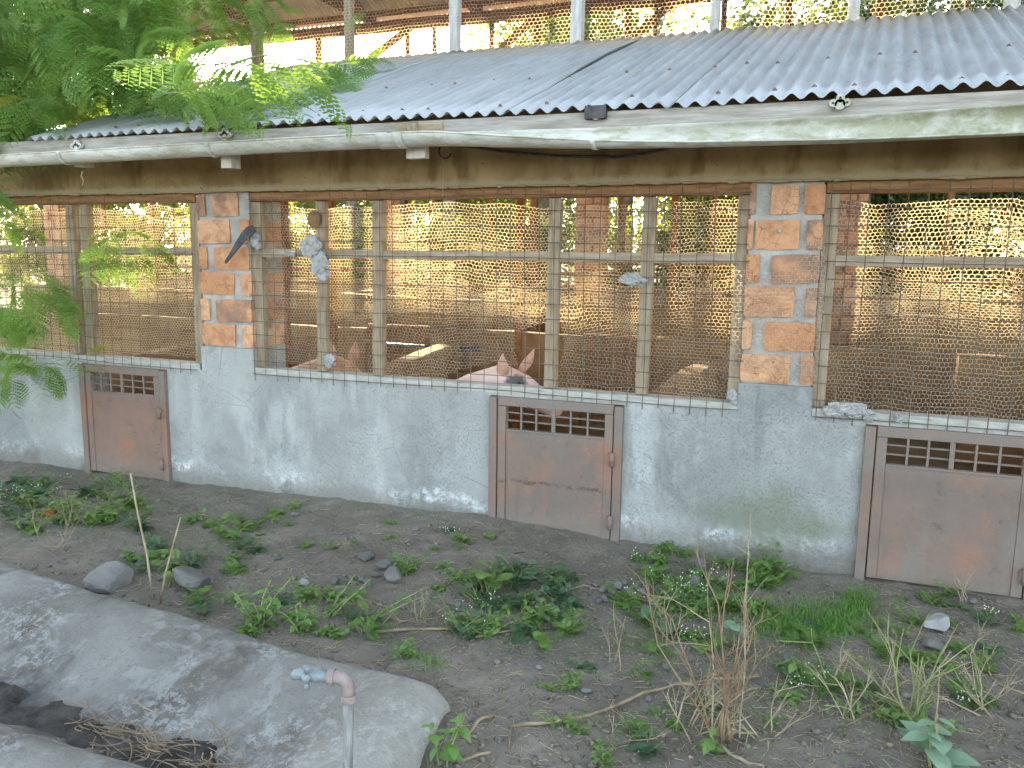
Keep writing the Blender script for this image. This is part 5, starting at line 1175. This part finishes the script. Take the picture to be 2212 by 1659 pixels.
while cnt < 290 and tries < 9000:
    tries += 1; u = rt.uniform(-260, 470); v = rt.uniform(-120, 345)
    if not poly_in(u, v, MASS): continue
    y = rt.uniform(-.55, 1.5)
    p = onY(u, v, y)
    if p[0] > -4.35 and p[2] < roof_z(p[1])+.10 and p[1] > EY: continue
    if p[1] < EY+.05 and p[2] < 2.12 and p[0] > -4.5: continue
    l = min(LIMBS, key=lambda q: np.linalg.norm(np.array(q[1])-p)); b = np.array(l[1])*.8+np.array(l[0])*.2; d = p-b; L = np.linalg.norm(d); q0 = p-d/L*min(L, rt.uniform(.2, .45))-np.array([0, 0, .03])
    shoot(q0, p, 5, rt.uniform(.85, 1.15), .02, .004, .04); cnt += 1
# branch trailing over the roof to the right
def onroof(u, v, h):
    n_ = np.array([0, -math.sin(R(20)), math.cos(R(20))]); e = np.array([0, EY, EZ+h]); d = ray(u, v); return CAM+d*(((e-CAM)@n_)/(d@n_))
for pts, n_ in (([(330, 205, .25), (480, 210, .16), (620, 195, .10), (720, 165, .10)], 12), ([(420, 180, .25), (560, 185, .14), (700, 150, .14), (790, 128, .12)], 11), ([(380, 160, .4), (500, 140, .45), (610, 125, .4)], 7), ([(300, 180, .35), (430, 200, .25), (480, 215, .16)], 9)):
    P = [onroof(*q) for q in pts]
    for a, b in zip(P[:-1], P[1:]): shoot(a, b, max(2, n_//(len(P)-1)), .95, .015, .0055, .05, (-.2, .35))
# shaded twigs up under the high roof
for _ in range(16):
    u, v = rt.uniform(380, 640), rt.uniform(-60, 110); p = onY(u, v, rt.uniform(1.2, 1.75)); shoot(p+np.array([-.35, .05, -.02]), p, 3, .8, .02, .004)
for u, v in ((800, 60), (812, 95), (785, 20)): p = onY(u, v, 1.7); put_frond(p, rt.uniform(0, 6), -.6, 0, .9)
# shoots hanging in front of the left screen
for (u, v, y, n_, du, dv) in ((40, 690, -.45, 6, -190, -40), (120, 660, -.42, 5, -180, 10), (100, 590, -.35, 4, -150, 20), (150, 610, -.30, 3, -130, 30), (15, 460, -.45, 5, -120, -90), (20, 790, -.45, 3, -120, -10),
                              (265, 505, -.22, 3, -110, 60), (315, 540, -.2, 2, -120, 20), (140, 775, -.35, 3, -150, 60), (60, 810, -.4, 2, -120, 10), (110, 630, -.45, 5, -130, -30), (30, 500, -.4, 5, -110, -60), (90, 790, -.4, 4, -130, 20), (300, 520, -.2, 3, -120, -10), (-60, 600, -.5, 6, -120, -50), (-80, 720, -.5, 6, -100, 0)):
    p = onY(u, v, y); q0 = onY(u+du, v+dv, y+.05); shoot(q0, p, n_, .9, .02, .0035, .06, (-.9, .3))
p = onY(185, 770, -.3); put_frond(p, .3, .9, 0, .55, True); put_frond(p+np.array([.02, 0, -.05]), -.3, .4, .4, .5, True)
br.build('twigs', M['greenstem'], tree, smooth=True)['kind'] = 'stuff'
print('FRONDS', cnt, tries, len(FV), nb)
c_ = add_np('crown', np.concatenate(FV), np.concatenate(FF), M['leuc'], tree); c_['kind'] = 'stuff'
if YV: add_np('yellow_fronds', np.concatenate(YV), np.concatenate(YF), M['yellow'], tree)['kind'] = 'stuff'

# ------------------------------------------------------------------ trees and bushes behind the shed
def back_tree(name, x, y, h, cz, rx, ry, rz, n_, ls, mat, label, seed, cat='tree', trunk=.16, clumps=45, group=None):
    rs_ = np.random.RandomState(seed); root = thing(name, (x, y, 0), label, cat, group); mb = MB(); tops = []
    C = rs_.normal(size=(clumps, 3)); C /= np.linalg.norm(C, axis=1, keepdims=True); C *= rs_.uniform(.35, 1.0, (clumps, 1)); C = C*np.array([rx, ry, rz])+np.array([x, y, cz])
    mb.tube([(x, y, -.1), (x+.1, y, cz*.4), (x-.05, y, cz)], [trunk, trunk*.8, trunk*.45], 9)
    for c in C[::3]: s = np.array([x, y, max(.3, cz-rz*.7)]); mb.tube([tuple(s), tuple(s*.5+c*.5+np.array([0, 0, .15])), tuple(c)], [trunk*.35, trunk*.22, trunk*.08], 5, False)
    mb.build('trunk', M['bark'], root, smooth=True)
    k = rs_.randint(0, clumps, n_); sz = rs_.uniform(.5, 1.3, clumps)
    P = C[k]+rs_.normal(size=(n_, 3))*np.array([rx, ry, rz])*.17*sz[k][:, None]; P[:, 2] = np.maximum(P[:, 2], .05)
    A = rs_.normal(size=(n_, 3)); A /= np.linalg.norm(A, axis=1, keepdims=True); B = np.cross(A, rs_.normal(size=(n_, 3))); B /= np.linalg.norm(B, axis=1, keepdims=True); s = ls*rs_.uniform(.6, 1.3, (n_, 1))
    V = np.stack([P-A*s, P-B*s*.45, P+A*s, P+B*s*.45], 1).reshape(-1, 3); F = np.arange(n_*4).reshape(-1, 4)
    o = add_np('crown', V, F, M[mat], root); return root
G = 'trees behind the shed'
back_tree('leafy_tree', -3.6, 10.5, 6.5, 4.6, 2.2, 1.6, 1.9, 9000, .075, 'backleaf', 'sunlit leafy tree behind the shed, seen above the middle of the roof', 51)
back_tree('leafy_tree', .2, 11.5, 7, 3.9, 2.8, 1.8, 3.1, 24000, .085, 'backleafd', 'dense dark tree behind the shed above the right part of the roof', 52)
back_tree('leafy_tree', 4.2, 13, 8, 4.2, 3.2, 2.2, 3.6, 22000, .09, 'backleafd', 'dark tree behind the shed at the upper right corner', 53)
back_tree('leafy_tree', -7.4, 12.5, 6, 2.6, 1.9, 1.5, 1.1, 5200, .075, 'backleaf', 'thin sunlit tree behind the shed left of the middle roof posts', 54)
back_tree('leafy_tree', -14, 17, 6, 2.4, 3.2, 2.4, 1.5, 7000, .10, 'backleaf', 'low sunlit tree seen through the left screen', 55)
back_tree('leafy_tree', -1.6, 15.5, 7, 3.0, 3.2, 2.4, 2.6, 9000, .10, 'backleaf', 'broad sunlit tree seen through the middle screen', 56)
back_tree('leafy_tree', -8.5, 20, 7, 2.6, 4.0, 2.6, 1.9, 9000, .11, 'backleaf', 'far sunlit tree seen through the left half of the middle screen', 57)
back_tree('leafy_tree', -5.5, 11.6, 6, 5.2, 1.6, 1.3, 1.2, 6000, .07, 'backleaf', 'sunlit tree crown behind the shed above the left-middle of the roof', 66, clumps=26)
back_tree('leafy_tree', -12.2, 11.2, 5, 4.0, 1.5, 1.2, .95, 4200, .075, 'backleaf', 'clumpy unseen tree far behind the left end of the shed, added to shade the trough', 61, clumps=16)  # hidden by the roof; added to block sun streaks on the trough
back_tree('leafy_tree', -9.4, 11.0, 5, 4.1, 1.5, 1.1, .75, 800, .07, 'backleaf', 'thin clumpy unseen tree behind the shed between the left and middle screens, added to dapple the sun', 62, clumps=7)  # added out of view in the sun path, breaks up light on the netting
back_tree('leafy_tree', -7.0, 10.6, 5, 4.0, 1.3, 1.0, .75, 900, .07, 'backleaf', 'thin clumpy unseen tree close behind the middle of the shed, added to dapple the sun', 63, clumps=7)  # another added, hidden crown that dapples the sun on the screens
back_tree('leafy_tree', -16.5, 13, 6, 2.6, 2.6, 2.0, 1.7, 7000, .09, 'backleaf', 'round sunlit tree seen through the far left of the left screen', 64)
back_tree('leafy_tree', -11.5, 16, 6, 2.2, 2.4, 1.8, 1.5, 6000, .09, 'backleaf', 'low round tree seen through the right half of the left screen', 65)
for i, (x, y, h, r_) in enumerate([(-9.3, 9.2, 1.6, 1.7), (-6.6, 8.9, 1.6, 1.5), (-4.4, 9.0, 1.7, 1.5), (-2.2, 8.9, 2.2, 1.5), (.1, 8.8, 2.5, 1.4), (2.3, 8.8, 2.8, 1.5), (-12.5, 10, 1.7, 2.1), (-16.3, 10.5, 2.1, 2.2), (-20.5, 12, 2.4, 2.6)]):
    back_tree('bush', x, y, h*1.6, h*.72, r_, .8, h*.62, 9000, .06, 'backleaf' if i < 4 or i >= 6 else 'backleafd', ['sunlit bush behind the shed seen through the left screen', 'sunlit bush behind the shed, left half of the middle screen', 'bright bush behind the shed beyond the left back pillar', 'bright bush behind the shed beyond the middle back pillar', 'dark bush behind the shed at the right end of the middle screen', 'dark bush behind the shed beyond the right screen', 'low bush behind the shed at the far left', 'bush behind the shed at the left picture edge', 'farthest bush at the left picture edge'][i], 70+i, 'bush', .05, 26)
